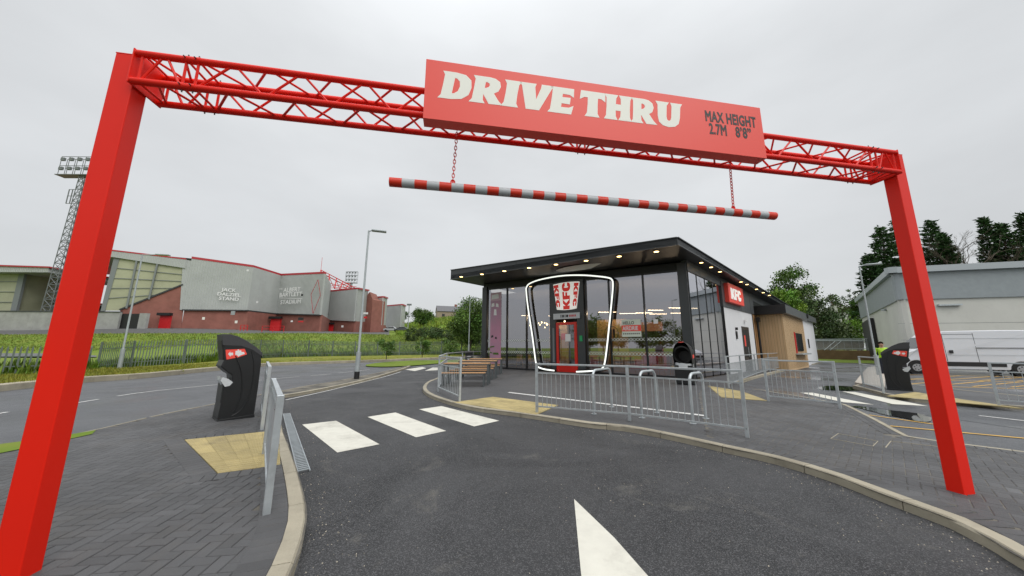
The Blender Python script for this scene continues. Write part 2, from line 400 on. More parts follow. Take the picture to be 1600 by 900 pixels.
# ================================================================== GROUND
ZP = 0.08
def gp(lst, z=0.0): return [G(x, y, z) for x, y in lst]
M_grass = mat('rough grass', (0.12, 0.21, 0.025), 0.9, col2=(0.20, 0.24, 0.045), vscale=0.5, bump=1.0, bscale=9, spec=0.2)
M_grassdry = mat('yellowing verge grass', (0.13, 0.18, 0.02), 0.9, col2=(0.27, 0.24, 0.05), vscale=0.7, bump=1.0, bscale=14, spec=0.2)
M_lawn = mat('mown grass', (0.12, 0.20, 0.018), 0.9, col2=(0.18, 0.22, 0.035), vscale=1.2, bump=0.8, bscale=30, spec=0.2)
b = MB(); b.idx([(-3000, -3000, -0.12), (3000, -3000, -0.12), (3000, 3000, -0.12), (-3000, 3000, -0.12)], [(0, 1, 2, 3)])
struct(b.build('ground', M_grass, recalc=False))
# --- asphalt of the public road, the lane and the car park
far_kerb = arc(gp([(-900, 745), (-500, 692), (-200, 642), (0, 612), (142, 597), (225, 591), (342, 579), (436, 571), (566, 566.5), (680, 561.5), (720, 559.5), (770, 558)]), 5)
kf = far_kerb
road_poly = [(p.x, p.y) for p in kf] + [(12, 60), (90, 60), (90, -30), (-60, -30)]
sheet('road', road_poly, 0.0, M_road)
# right-hand car park, wet
wet_poly = [tuple(G(1150, 606)[:2]), tuple(G(1285, 566)[:2]), (52, 49), (80, 40), (80, -10), (12, -10)]
sheet('car_park', wet_poly, 0.004, M_wet)
# drive-through lane
rk = arc(gp([(690, 588), (681, 594), (667, 600), (660, 609), (667, 619), (693, 630), (738, 642), (804, 651), (860, 659.5), (921, 669), (980, 675), (1060, 691), (1132, 708), (1214, 727), (1300, 754), (1380, 786), (1490, 829), (1551, 862), (1640, 915)]) + [Vector((2.9, 0.9, 0)), Vector((3.3, -0.5, 0)), Vector((3.6, -4, 0)), Vector((3.7, -12, 0))], 6)
lk = arc([Vector((-.9, -12, 0)), Vector((-.86, -5, 0)), Vector((-.85, -1, 0)), Vector((-.90, .4, 0)), Vector((-1.06, 1.5, 0))] + gp([(458, 905), (472, 860), (478, 820), (473, 784), (462, 742), (450, 705), (441, 680), (437, 655), (438, 635), (444, 622)]), 6)
isl_r = arc(gp([(444, 622), (470, 618), (520, 608), (566, 597.5), (600, 588), (628, 579), (642, 573.5)]), 5)
lane_poly = [(p.x, p.y) for p in lk] + [(p.x, p.y) for p in isl_r[1:]] + [tuple(G(700, 575)[:2]), tuple(G(712, 583)[:2])] + [(p.x, p.y) for p in rk]
sheet('drive_through_lane', lane_poly, 0.004, M_lane)
# --- left pavement
edge_l = arc(gp([(640, 572.5), (620, 577), (600, 582.5), (566, 590), (520, 599.5), (470, 608), (445, 613.5), (400, 622), (345, 634), (250, 654), (140, 681), (60, 697), (0, 714), (-200, 765), (-500, 850)], 0.0), 4)
left_poly = [p for p in lk] + [p for p in isl_r[1:]] + [p for p in edge_l] + [Vector((-9, -12, 0))]
sheet('left_pavement', left_poly, ZP - 0.004, M_joint)
kerb('left_kerb', lk, side=1, h=ZP + 0.010)
kerb('divider_kerb', isl_r, side=1, h=ZP + 0.006)
kerb('road_edge_kerb', [p.copy() for p in edge_l], side=1, h=ZP + 0.004, w=0.05)
tac_l = [G(288, 688, ZP), G(340, 741, ZP), G(438, 728, ZP), G(441, 674, ZP), G(413, 674, ZP)]
lp2 = [(p.x, p.y) for p in left_poly]
b = MB()
near = lambda q: q[0] > -9.5 and -0.2 < q[1] < 10
ins = [(p.x, p.y) for p in left_poly]
tl = [(p.x, p.y) for p in tac_l]
kin = [p + nrm2((lk[min(i + 1, len(lk) - 1)] - lk[max(i - 1, 0)])) * 0.125 for i, p in enumerate(lk)]
def left_limit(q): return near(q)
herring(b, lp2, radians(8), ZP + 0.004, holes=[(tl, 0.15)], margin=0.10, limit=left_limit, keep=[(lk, 0.29)])
for e0, e1, sd in ((0, 1, 1), (1, 2, 1), (4, 0, 1)):
    A_, B_ = tac_l[e0], tac_l[e1]; ctr = sum(tac_l, Vector()) / 5; n_ = nrm2(B_ - A_); sd = -1 if n_.dot(ctr - A_) > 0 else 1
    soldier(b, [A_ - (B_ - A_).normalized() * .2, B_ + (B_ - A_).normalized() * .0], sd, ZP + 0.008 + e1 * 0.0011, L=0.2)
kn = [p for p in kin if p.y > 0]
soldier(b, kn, 1, ZP + 0.0069, L=0.2, off=0.0)
o = struct(b.build('left_block_paving', M_block, recalc=False))
# small divider strip stone infill
# grass sliver along the road edge
sheet('verge_sliver', gp([(-300, 800), (-300, 775), (0, 694), (60, 686), (115, 678), (150, 672), (144, 678), (104, 687), (50, 698), (0, 708)], ZP + 0.01), ZP + 0.012, M_lawn)
# tactile paving with blisters
def tactile(name, corners, nu, nv, z, blis=True, clip=None):
    A, B, C, D = [Vector((c[0], c[1], z)) for c in corners]; b = MB()
    def P_(u, v): return (A * (1 - u) + B * u) * (1 - v) + (D * (1 - u) + C * u) * v
    for i in range(nu):
        for j in range(nv):
            b.col = random.uniform(0.85, 1.12); q = [P_(u, v) for u, v in ((i / nu, j / nv), ((i + 1) / nu, j / nv), ((i + 1) / nu, (j + 1) / nv), (i / nu, (j + 1) / nv))]
            c = sum(q, Vector()) / 4
            if clip and not inside(c, clip): continue
            q = [p + (c - p) * 0.015 for p in q]; b.prism([p - Vector((0, 0, 0.012)) for p in q], (0, 0, 0.018))
            if blis:
                for a in range(6):
                    for e in range(6):
                        u, v = (i + (a + .5) / 6) / nu, (j + (e + .5) / 6) / nv; p = P_(u, v) + Vector((0, 0, 0.008)); r = 0.0125
                        vs_ = [(p.x + r * cos(k * pi / 3), p.y + r * sin(k * pi / 3), p.z - 0.003) for k in range(6)] + [(p.x + r * .6 * cos(k * pi / 3), p.y + r * .6 * sin(k * pi / 3), p.z + 0.003) for k in range(6)]
                        b.idx(vs_, [tuple(range(6, 12))] + [(k, (k + 1) % 6, 6 + (k + 1) % 6, 6 + k) for k in range(6)])
    return struct(b.build(name, M_tac, recalc=False))
tactile('left_tactile_paving', [G(288, 688, ZP), G(341, 741, ZP), G(438, 727, ZP), G(436, 673, ZP)], 4, 5, ZP + 0.004)
# --- forecourt
side_edge = arc(gp([(1155, 601), (1180, 592), (1220, 581.5), (1250, 574), (1287, 566.5)]), 3)
right_edge = gp([(1760, 742), (1600, 715), (1464, 697), (1425, 691), (1375, 663), (1326, 638), (1260, 625), (1205, 616), (1194, 613.5)])
fore_poly = [p for p in rk] + [Vector((10, -12, 0)), Vector((8.5, 3, 0))] + right_edge + side_edge + [Vector((20, 34, 0)), Vector((-2, 30, 0)), G(745, 574)]
sheet('forecourt', [(p.x, p.y) for p in fore_poly], ZP - 0.004, M_court)
kerb('forecourt_kerb', [G(745, 573.5)] + rk, side=1, h=ZP + 0.008)
kerb('car_park_edge_kerb', [Vector((9.2, 2.2, 0))] + [p.copy() for p in right_edge[1:]], side=1, h=ZP + 0.006, w=0.09)
kerb('side_kerb', [p.copy() for p in side_edge], side=1, h=ZP + 0.03, w=0.13)
tr = [G(1106, 603, ZP), G(1127, 621, ZP), G(1200, 627, ZP), G(1160, 612, ZP)]
rb_poly = [p for p in rk if p.x > 2.75 and p.y < 8 and p.y > 0.5] + [Vector((7.5, 1.5, 0))] + right_edge[1:] + [G(1160, 603), G(1105, 600), G(1092, 620)]
rbp = [(p.x, p.y) for p in rb_poly]
b = MB(); herring(b, rbp, radians(42), ZP + 0.004, holes=[([(p.x, p.y) for p in tr], 0.03)], margin=0.02, keep=[(rk, 0.29), (right_edge, 0.26)])
rkin = [p + nrm2(rk[min(i + 1, len(rk) - 1)] - rk[max(i - 1, 0)]) * 0.125 for i, p in enumerate(rk)]
soldier(b, [p for p in rkin if p.x > 2.75 and 0.5 < p.y < 8], 1, ZP + 0.0075, L=0.2)
rin = right_edge[1:]
soldier(b, [p + Vector((0, 0, 0)) for p in rin], 1, ZP + 0.0075, L=0.1, off=0.10)
soldier(b, [p + Vector((0, 0, 0)) for p in rin], 1, ZP + 0.0075, L=0.1, off=0.20)
struct(b.build('forecourt_block_paving', M_block, recalc=False))
sheet('paving_bed', rbp, ZP - 0.0005, M_joint)
tactile('right_tactile_paving', tr, 4, 2, ZP + 0.006, blis=False)
A_, B_, C_, D_ = G(718, 634, ZP), G(768, 621, ZP), G(905, 634, ZP), G(812, 650, ZP)
rkc = [(p.x, p.y) for p in rkin] + [(20, -12), (20, 30), (-6, 30)]
tactile('forecourt_tactile_paving', [G(694, 631, ZP), G(770, 620.5, ZP), G(872, 633.5, ZP), G(830, 652, ZP)], 6, 4, ZP + 0.004, clip=rkc)
# manhole frame lines on the forecourt paving
b = MB(); c = [G(1384, 700, ZP), G(1392, 690, ZP), G(1470, 699, ZP), G(1478, 712, ZP)]
for i in range(3): b.beam(c[i] + Vector((0, 0, .006)), c[i + 1] + Vector((0, 0, .006)), 0.010, 0.006)
c = [G(1298, 686, ZP), G(1310, 678, ZP), G(1372, 690, ZP), G(1364, 698, ZP)]
for i in range(4): b.beam(c[i] + Vector((0, 0, .006)), c[(i + 1) % 4] + Vector((0, 0, .006)), 0.008, 0.006)
struct(b.build('manhole_frame', M_kerb))
# --- painted markings
def paint(name, polys, m, z):
    b = MB()
    for p in polys: b.idx([(q.x, q.y, z) for q in p], [tuple(range(len(p)))])
    o = b.build(name, m, recalc=False); me = o.data; bm = bmesh.new(); bm.from_mesh(me)
    for f in bm.faces:
        f.normal_update()
        if f.normal.z < 0: f.normal_flip()
    bm.to_mesh(me); bm.free(); return struct(o)
paint('zebra_crossing_stripes', [gp(s) for s in ([(472, 664), (525, 658), (593, 695), (527, 708)], [(574, 652), (618, 645), (697, 674), (650, 684)], [(655, 640), (690, 635), (780, 658), (741, 667)])], M_paint, 0.008)
paint('lane_arrow', [gp([(897, 781), (960, 842), (1010, 899), (1040, 935), (915, 950), (908, 899)])], M_paint, 0.008)
paint('far_crossing_stripes', [gp(s) for s in ([(633, 577.5), (660, 573.5), (666, 575.5), (648, 580)], [(664, 579.5), (676, 574.5), (684, 574.5), (684, 578.5)], [(690, 576.5), (694, 573.5), (702, 573.5), (704, 576.5)])], M_paint, 0.008)
paint('right_crossing_stripes', [gp(s) for s in ([(1316, 612), (1336, 613), (1450, 635), (1395, 632)], [(1250, 614), (1270, 614), (1366, 633), (1318, 629)], [(1196, 613), (1216, 614.5), (1268, 625), (1210, 617)])], M_paint, 0.010)
def line_strip(p0, p1, w, ext=0.0):
    a, c = G(*p0), G(*p1); d = (c - a).normalized(); n = nrm2(d) * w / 2; c = c + d * ext
    return [a + n, c + n, c - n, a - n]
paint('yellow_lines', [line_strip((1362, 663.5), (1600, 685.5), 0.07, 3), line_strip((1330, 645), (1459, 663.5), 0.06), line_strip((1578, 713), (1640, 719), 0.09, 2)], M_yellow, 0.010)
paint('white_lane_line', [line_strip((1530, 650), (1600, 658), 0.09, 4)], M_wornpaint, 0.010)
# yellow hatched bay in front of the van
hy = [line_strip((1398, 585.5), (1640, 590), 0.12), line_strip((1398, 593), (1640, 598), 0.12), line_strip((1402, 602.5), (1640, 609), 0.12)]
for k in range(4):
    x0 = 1400 + k * 60; hy.append(line_strip((x0, 602.5 + k * .9), (x0 + 88, 594.5 + k * .7), 0.08)); hy.append(line_strip((x0 + 10, 593.5 + k * .7), (x0 + 100, 587.5 + k * .5), 0.08))
paint('yellow_hatching', hy, M_yellow, 0.012)
# long thin lines: lane edge, road centre dashes
paint('forecourt_line', [[G(793, 613.6, ZP), G(796, 612.6, ZP), G(1106, 649, ZP), G(1104, 650.8, ZP)]], M_wornpaint, ZP + 0.002)
dash = []
cl = resample(arc(gp([(-300, 705), (0, 646), (118, 630), (225, 613), (342, 601), (440, 591), (520, 584), (590, 576)]), 8), 0.6)
for i in range(0, len(cl) - 1):
    if cl[i].x < -11 or i % 3 != 2:
        n = nrm2(cl[i + 1] - cl[i]) * 0.035; dash.append([cl[i] + n, cl[i + 1] + n, cl[i + 1] - n, cl[i] - n])
paint('centre_line', dash, M_wornpaint, 0.006)
el = resample(arc(gp([(446, 625.5), (520, 609), (600, 589), (628, 580.5)]), 8), 0.5)
paint('lane_edge_line', [[a + nrm2(c_ - a) * .03, c_ + nrm2(c_ - a) * .03, c_ - nrm2(c_ - a) * .03, a - nrm2(c_ - a) * .03] for a, c_ in zip(el, el[1:])], M_wornpaint, 0.010)
# loose grit and chippings on the lane, thicker along the kerbs
rg_ = random.Random(5); b = MB()
for _ in range(1500):
    k_ = rk if rg_.random() < .6 else lk; p = k_[rg_.randrange(len(k_))]; s_ = -1
    j = k_.index(p); d = (k_[min(j + 1, len(k_) - 1)] - k_[max(j - 1, 0)]).normalized(); q = p - nrm2(d) * (abs(rg_.gauss(0, .22)) + .03 if rg_.random() < .75 else rg_.uniform(0, 3.2)) + d * rg_.uniform(-.4, .4)
    if not (0.8 < q.y < 12): continue
    r_ = rg_.uniform(.0025, .0075); a0 = rg_.uniform(0, 6); b.col = rg_.uniform(.5, 1.3); pts = [Vector((q.x + r_ * cos(a0 + k * 2.09) * rg_.uniform(.7, 1.3), q.y + r_ * sin(a0 + k * 2.09) * rg_.uniform(.7, 1.3), .004)) for k in range(3)]
    b.idx(pts + [Vector((q.x, q.y, .005 + r_ * .9))], [(0, 1, 3), (1, 2, 3), (2, 0, 3)])
tag(b.build('grit', mat('pale grit', (.42, .38, .31), .9, attr=True), recalc=False), kind='stuff')
# puddles
M_water = mat('puddle water', (0.02, 0.022, 0.024), 0.02, spec=1.0, coat=1.0, bump=0.02, bscale=6)
def blob(cpx, n=22, jit=0.14):
    P_ = [G(*q) for q in cpx]; A = arc(P_ + [P_[0]], 5)[:-1]; return [p + Vector((random.uniform(-jit, jit), random.uniform(-jit, jit), 0)) * 0.4 for p in A]
sheet('puddle', [(p.x, p.y) for p in blob([(1322, 634), (1352, 641), (1400, 652), (1440, 660), (1452, 652), (1420, 645), (1386, 641), (1350, 636)])], 0.014, M_water)
sheet('puddle_by_crossing', [(p.x, p.y) for p in blob([(1275, 607), (1300, 603), (1345, 606), (1352, 610), (1330, 611), (1290, 610)])], 0.014, M_water)
# --- island on the right
isl = gp([(1332, 605.5), (1383, 619.5), (1430, 628.5), (1500, 634), (1600, 640.5), (1700, 648), (1800, 650), (1720, 634), (1600, 623), (1500, 612.5), (1430, 604), (1376, 597)])
sheet('traffic_island', [(p.x, p.y) for p in isl], ZP, M_court)
kerb('island_kerb', [p.copy() for p in isl] + [isl[0].copy()], side=1, h=ZP + 0.006, w=0.12)
tactile('island_tactile_paving', [G(1386, 619, ZP), G(1600, 639, ZP), G(1500, 624, ZP), G(1430, 613, ZP)], 12, 2, ZP + 0.006, blis=False)
# raised stone-edged bed
M_plant = mat('pale slab paving', (0.42, 0.38, 0.33), 0.85, var=0.12, vscale=2, bump=0.3, bscale=40)
bed = gp([(1336, 603), (1384, 613), (1384, 588), (1372, 575), (1356, 577), (1345, 590)])
b = MB(); bedr = [Vector((p.x, p.y, 0)) for p in bed]; c = sum(bedr, Vector()) / len(bedr)
b.prism(bedr, (0, 0, 0.15)); struct(b.build('raised_bed', M_plant, bevel=0.03))
# drain channel beside the left dropped kerb
gr = thing('drain_channel', G(458, 690), 'slotted steel drain channel set in the road along the dropped kerb', 'drain grate')
M_grate = mat('grate steel', (0.42, 0.46, 0.48), 0.45, 0.6, var=0.1)
a = G(441, 648, 0); c = G(463, 741, 0)
d = (c - a).normalized(); n = Vector((d.y, -d.x, 0)) * -1
if n.x < 0: n = -n
Lg = (c - a).length; wg = 0.13
b = MB(); b.beam(a + n * .012 + Vector((0, 0, .012)), c + n * .012 + Vector((0, 0, .012)), .012, .02); b.beam(a + n * wg + Vector((0, 0, .012)), c + n * wg + Vector((0, 0, .012)), .012, .02)
k = 0.0
while k < Lg:
    b.beam(a + d * k + n * .012 + Vector((0, 0, .010)), a + d * k + n * wg + Vector((0, 0, .014)), .030, .010); k += 0.07
b.build('slotted_cover', M_grate, gr)
b = MB(); b.idx([a + Vector((0, 0, .007)), c + Vector((0, 0, .007)), c + n * wg + Vector((0, 0, .007)), a + n * wg + Vector((0, 0, .007))], [(0, 1, 2, 3)]); b.build('channel_bed', M_black, gr, recalc=False)
# --- verge, low ground and bank towards the stadium
verge_in = [p + nrm2(far_kerb[min(i + 1, len(far_kerb) - 1)] - far_kerb[max(i - 1, 0)]) * 0.02 for i, p in enumerate(far_kerb)]
kerb('far_kerb', [p.copy() for p in far_kerb], side=1, h=0.21, w=0.32, stone=1.5)
FF = [(-900, 612, 9.5), (-350, 600, 11), (0, 590.5, 13.8), (100, 586, 15.5), (150, 581, 21.5), (200, 574, 24), (290, 568, 26.5), (342, 564, 28), (384, 562, 32), (430, 558.5, 36), (498, 557, 40), (565, 556, 44), (630, 555, 46), (690, 554, 47), (770, 553, 48), (860, 552, 55)]
def foot(px):
    px = max(-900, min(860, px))
    for (x0, y0, Y0), (x1, y1, Y1) in zip(FF, FF[1:]):
        if x0 <= px <= x1: t = (px - x0) / (x1 - x0); return V(px, y0 + (y1 - y0) * t, Y0 + (Y1 - Y0) * t)
Y4 = {-700: 58, -350: 58, -120: 58, 0: 58, 100: 58, 200: 58, 290: 58, 384: 60, 430: 62, 498: 64, 565: 70, 600: 74, 630: 76, 655: 74, 690: 72, 730: 72, 770: 72, 860: 80}
P4_ = {-700: 524, -350: 524, -120: 524, 0: 523, 100: 522, 200: 521, 290: 521, 384: 521, 430: 521, 498: 521, 565: 522, 600: 523, 630: 524, 655: 522, 690: 520, 730: 520, 770: 520, 860: 524}
YB = {-700: (66, 516), -350: (66, 516), -120: (66, 516), 0: (66, 514), 100: (66, 513), 200: (66, 512), 290: (67, 513), 384: (72, 515.5), 430: (80, 517), 498: (76, 518), 565: (88, 519.5), 600: (98, 519), 630: (112, 517), 655: (100, 508), 690: (90, 503), 730: (90, 503), 770: (90, 503), 860: (95, 508)}
YE = {-700: (120, 516), -350: (120, 516), -120: (120, 516), 0: (120, 512), 100: (120, 512), 200: (120, 512), 290: (120, 512), 384: (130, 514), 430: (130, 515), 498: (130, 516), 565: (135, 516), 600: (150, 515), 630: (150, 506), 655: (150, 503), 690: (120, 497), 730: (120, 497), 770: (120, 497), 860: (120, 500)}
def kerb_at(px):       # road edge in the direction of photo column px
    d = ray(px, 560); az = atan2(d.x, d.y); best = None
    for p in far_kerb:
        e = abs(atan2(p.x, p.y) - az)
        if best is None or e < best[0]: best = (e, p)
    return best[1]
rows = []
for px in sorted(Y4):
    f_ = foot(px); col = [f_ * 1.0 - Vector((0, 0, .02)) - Vector((f_.x, f_.y, 0)).normalized() * .8, f_.copy()]
    far_ = max(f_.y + 6, 46); col.append(V(px, 549.5 if px > 150 else 553, far_ if px > 150 else 45)); col.append(V(px, 541 if px > 250 else 549, far_ + 5)); col.append(V(px, P4_[px], Y4[px])); col.append(V(px, YB[px][1], YB[px][0])); col.append(V(px, YE[px][1], YE[px][0])); rows.append(col)
# verge between the kerb and the fence line
vb = MB(); vr = []
for i, p in enumerate(far_kerb):
    n = nrm2(far_kerb[min(i + 1, len(far_kerb) - 1)] - far_kerb[max(i - 1, 0)]); a_ = p + n * .26 + Vector((0, 0, .19))
    px = proj(p)[0] if p.y > 2 else -900
    e_ = foot(px) if px > -880 else p + n * 4 + Vector((0, 0, .15))
    e_ = e_ + Vector((e_.x, e_.y, 0)).normalized() * .3
    if (e_ - a_).length < 1.5: e_ = a_ + n * 2
    vr.append([a_.lerp(e_, k / 5) + Vector((0, 0, 0.03 * sin(k * 2.1 + i))) * (0 if k in (0, 5) else 1) for k in range(6)])
vb.idx([q for r_ in vr for q in r_], [(i * 6 + j, (i + 1) * 6 + j, (i + 1) * 6 + j + 1, i * 6 + j + 1) for i in range(len(vr) - 1) for j in range(5)])
o = vb.build('verge', M_grassdry, smooth=True, recalc=False); bm = bmesh.new(); bm.from_mesh(o.data)
for f in bm.faces:
    f.normal_update()
    if f.normal.z < 0: f.normal_flip()
bm.to_mesh(o.data); bm.free(); struct(o)
def smoothgrid(rows, sub=4):
    G_ = []
    full = []
    for c in rows: full.append(arc(c, sub))
    m = len(full[0]); cols2 = [arc([full[i][j] for i in range(len(full))], sub) for j in range(m)]
    return [[cols2[j][i] for j in range(m)] for i in range(len(cols2[0]))]
sg = smoothgrid(rows, 4)
SUB = 4
def terr(name, j0, j1, m, rough=0.0, dz=0.0):
    b = MB(); nI = len(sg); 
    vs_ = [(q.x, q.y, q.z + dz + (random.uniform(-rough, rough) if j0 < j < j1 else 0)) for i in range(nI) for j, q in ((j, sg[i][j]) for j in range(j0, j1 + 1))]
    w = j1 - j0 + 1
    b.idx(vs_, [(i * w + j, (i + 1) * w + j, (i + 1) * w + j + 1, i * w + j + 1) for i in range(nI - 1) for j in range(w - 1)])
    o = b.build(name, m, smooth=True, recalc=False)
    bm = bmesh.new(); bm.from_mesh(o.data)
    for f in bm.faces:
        if f.normal.z < 0: f.normal_flip()
    bm.to_mesh(o.data); bm.free(); return struct(o)
terr('low_ground', SUB, 2 * SUB, M_grass)
M_oldroad = mat('old grey service road', (0.13, 0.135, 0.14), 0.8, var=0.1)
terr('service_road', 2 * SUB, 3 * SUB, M_grass)
terr('grass_bank', 3 * SUB, 4 * SUB, M_grass, rough=0.06)
M_yard = mat('stadium yard asphalt', (0.10, 0.10, 0.10), 0.8, var=0.12)
def terr_split():
    nI = len(sg); b = MB(); b2 = MB()
    for i in range(nI - 1):
        px = proj(sg[i][4 * SUB])[0]
        for j in range(4 * SUB, 6 * SUB):
            q = [sg[i][j], sg[i + 1][j], sg[i + 1][j + 1], sg[i][j + 1]]
            (b if px < 600 else b2).idx(q, [(0, 1, 2, 3)])
    for bb, nme, m in ((b, 'stadium_yard', M_yard), (b2, 'hillside', M_grass)):
        o = bb.build(nme, m, recalc=False); bm = bmesh.new(); bm.from_mesh(o.data)
        bmesh.ops.remove_doubles(bm, verts=bm.verts, dist=0.001)
        for f in bm.faces:
            if f.normal.z < 0: f.normal_flip()
            f.smooth = True
        bm.to_mesh(o.data); bm.free(); struct(o)
terr_split()
# service road seen at the far left
b = MB(); q = [V(-300, 565, 33), V(150, 562, 33), V(150, 551.5, 46), V(-300, 551.5, 46)]
sheet('service_road_strip', [(p.x, p.y) for p in q], 0.30, M_oldroad)
# little green island at the side-road mouth
gi = arc(gp([(572, 571), (600, 566.8), (650, 564), (690, 563.5), (740, 562), (740, 566), (690, 568.5), (655, 571.5), (610, 574), (575, 573.5), (572, 571)]), 3)
sheet('green_island', [(p.x, p.y) for p in gi[:-1]], 0.06, M_lawn)
# verge and lawn at the back right
sheet('back_lawn', [(p.x, p.y) for p in gp([(1268, 566), (1395, 569), (1450, 560), (1300, 556.5), (1262, 559)])], 0.03, M_lawn)
# ================================================================== GANTRY
GY = 0.1732; gD = Vector((cos(GY), sin(GY), 0)); gN = Vector((-sin(GY), cos(GY), 0)); gR = Vector((4.173, 3.372, 0)); gL = 7.056; UP = Vector((0, 0, 1))
def gq(s, o, z): return gR + gD * s + gN * o + UP * z
gan = thing('height_gantry', gR - gD * gL / 2, 'big red goal-shaped steel gantry over the lane with lattice beam and DRIVE THRU sign', 'gantry')
PT = 3.50
for s0, wd in ((-gL - 0.145, 0.145), (0.0, 0.139)):
    b = MB(); b.box(gq(s0 + wd / 2, 0.055, PT / 2 + 0.02), (wd, 0.119, PT), (gD, gN, UP))
    p = b.build('post', M_red, gan, bevel=0.006)
    b = MB(); b.box(gq(s0 + wd / 2, 0.055, PT + 0.022), (wd + 0.002, 0.121, 0.006), (gD, gN, UP)); b.build('cap', M_red, p)
# truss
tr_e = bpy.data.objects.new('truss', None); SC.collection.objects.link(tr_e); tr_e.parent = gan; tr_e.location = (0, 0, 3.4)
zt, zl, o0, o1 = 3.512, 3.285, -0.032, 0.205
CH = {'ft': (o0, zt), 'bt': (o1, zt), 'fl': (o0, zl), 'bl': (o1, zl)}
s_a, s_b = -gL + 0.012, -0.012
for k in CH:
    b = MB(); o_, z_ = CH[k]; b.tube([gq(s_a, o_, z_), gq(s_b, o_, z_)], 0.0255, 12, True); b.build('chord', M_red, tr_e, smooth=True)
def plate(s):
    b = MB(); b.box(gq(s, (o0 + o1) / 2, (zt + zl) / 2), (0.010, o1 - o0 + .05, zt - zl + .05), (gD, gN, UP)); return b.build('end_plate', M_red, tr_e, bevel=0.003)
plate(s_a - 0.004); plate(s_b + 0.004)
joints = (-gL + 0.37, -gL / 2, -0.33)
faces = (('ft', 'fl'), ('bt', 'bl'), ('fl', 'bl'), ('ft', 'bt'))
def brace(p, q, r=0.0092):
    b = MB(); b.tube([p, q], r, 7, False); b.build('brace', M_red, tr_e, smooth=True)
segs = [(s_a, joints[0]), (joints[0], joints[1]), (joints[1], joints[2]), (joints[2], s_b)]
for fi, (a_, c_) in enumerate(faces):
    A_o, A_z = CH[a_]; C_o, C_z = CH[c_]
    for (u0, u1) in segs:
        n_ = max(2, round((u1 - u0) / 0.245)); st = (u1 - u0 - 0.08) / n_; t0 = u0 + 0.04; fl = fi % 2
        brace(gq(t0, A_o, A_z), gq(t0, C_o, C_z)); brace(gq(u1 - 0.04, A_o, A_z), gq(u1 - 0.04, C_o, C_z))
        for k in range(n_):
            x0, x1 = t0 + k * st + 0.012, t0 + (k + 1) * st - 0.012
            if (k + fl) % 2: brace(gq(x0, A_o, A_z), gq(x1, C_o, C_z))
            else: brace(gq(x0, C_o, C_z), gq(x1, A_o, A_z))
for j in joints:
    for k in CH:
        o_, z_ = CH[k]; b = MB(); b.tube([gq(j - 0.055, o_, z_), gq(j + 0.055, o_, z_)], 0.0275, 12); b.build('coupler', M_red, tr_e, smooth=True)
    b = MB()
    for k in CH:
        o_, z_ = CH[k]
        for ds in (-0.035, 0.035):
            for vec in (UP, gN): c_ = gq(j + ds, o_, z_); b.tube([c_ - vec * 0.044, c_ + vec * 0.044], 0.0048, 6)
    b.build('bolts', M_redbolt, tr_e)
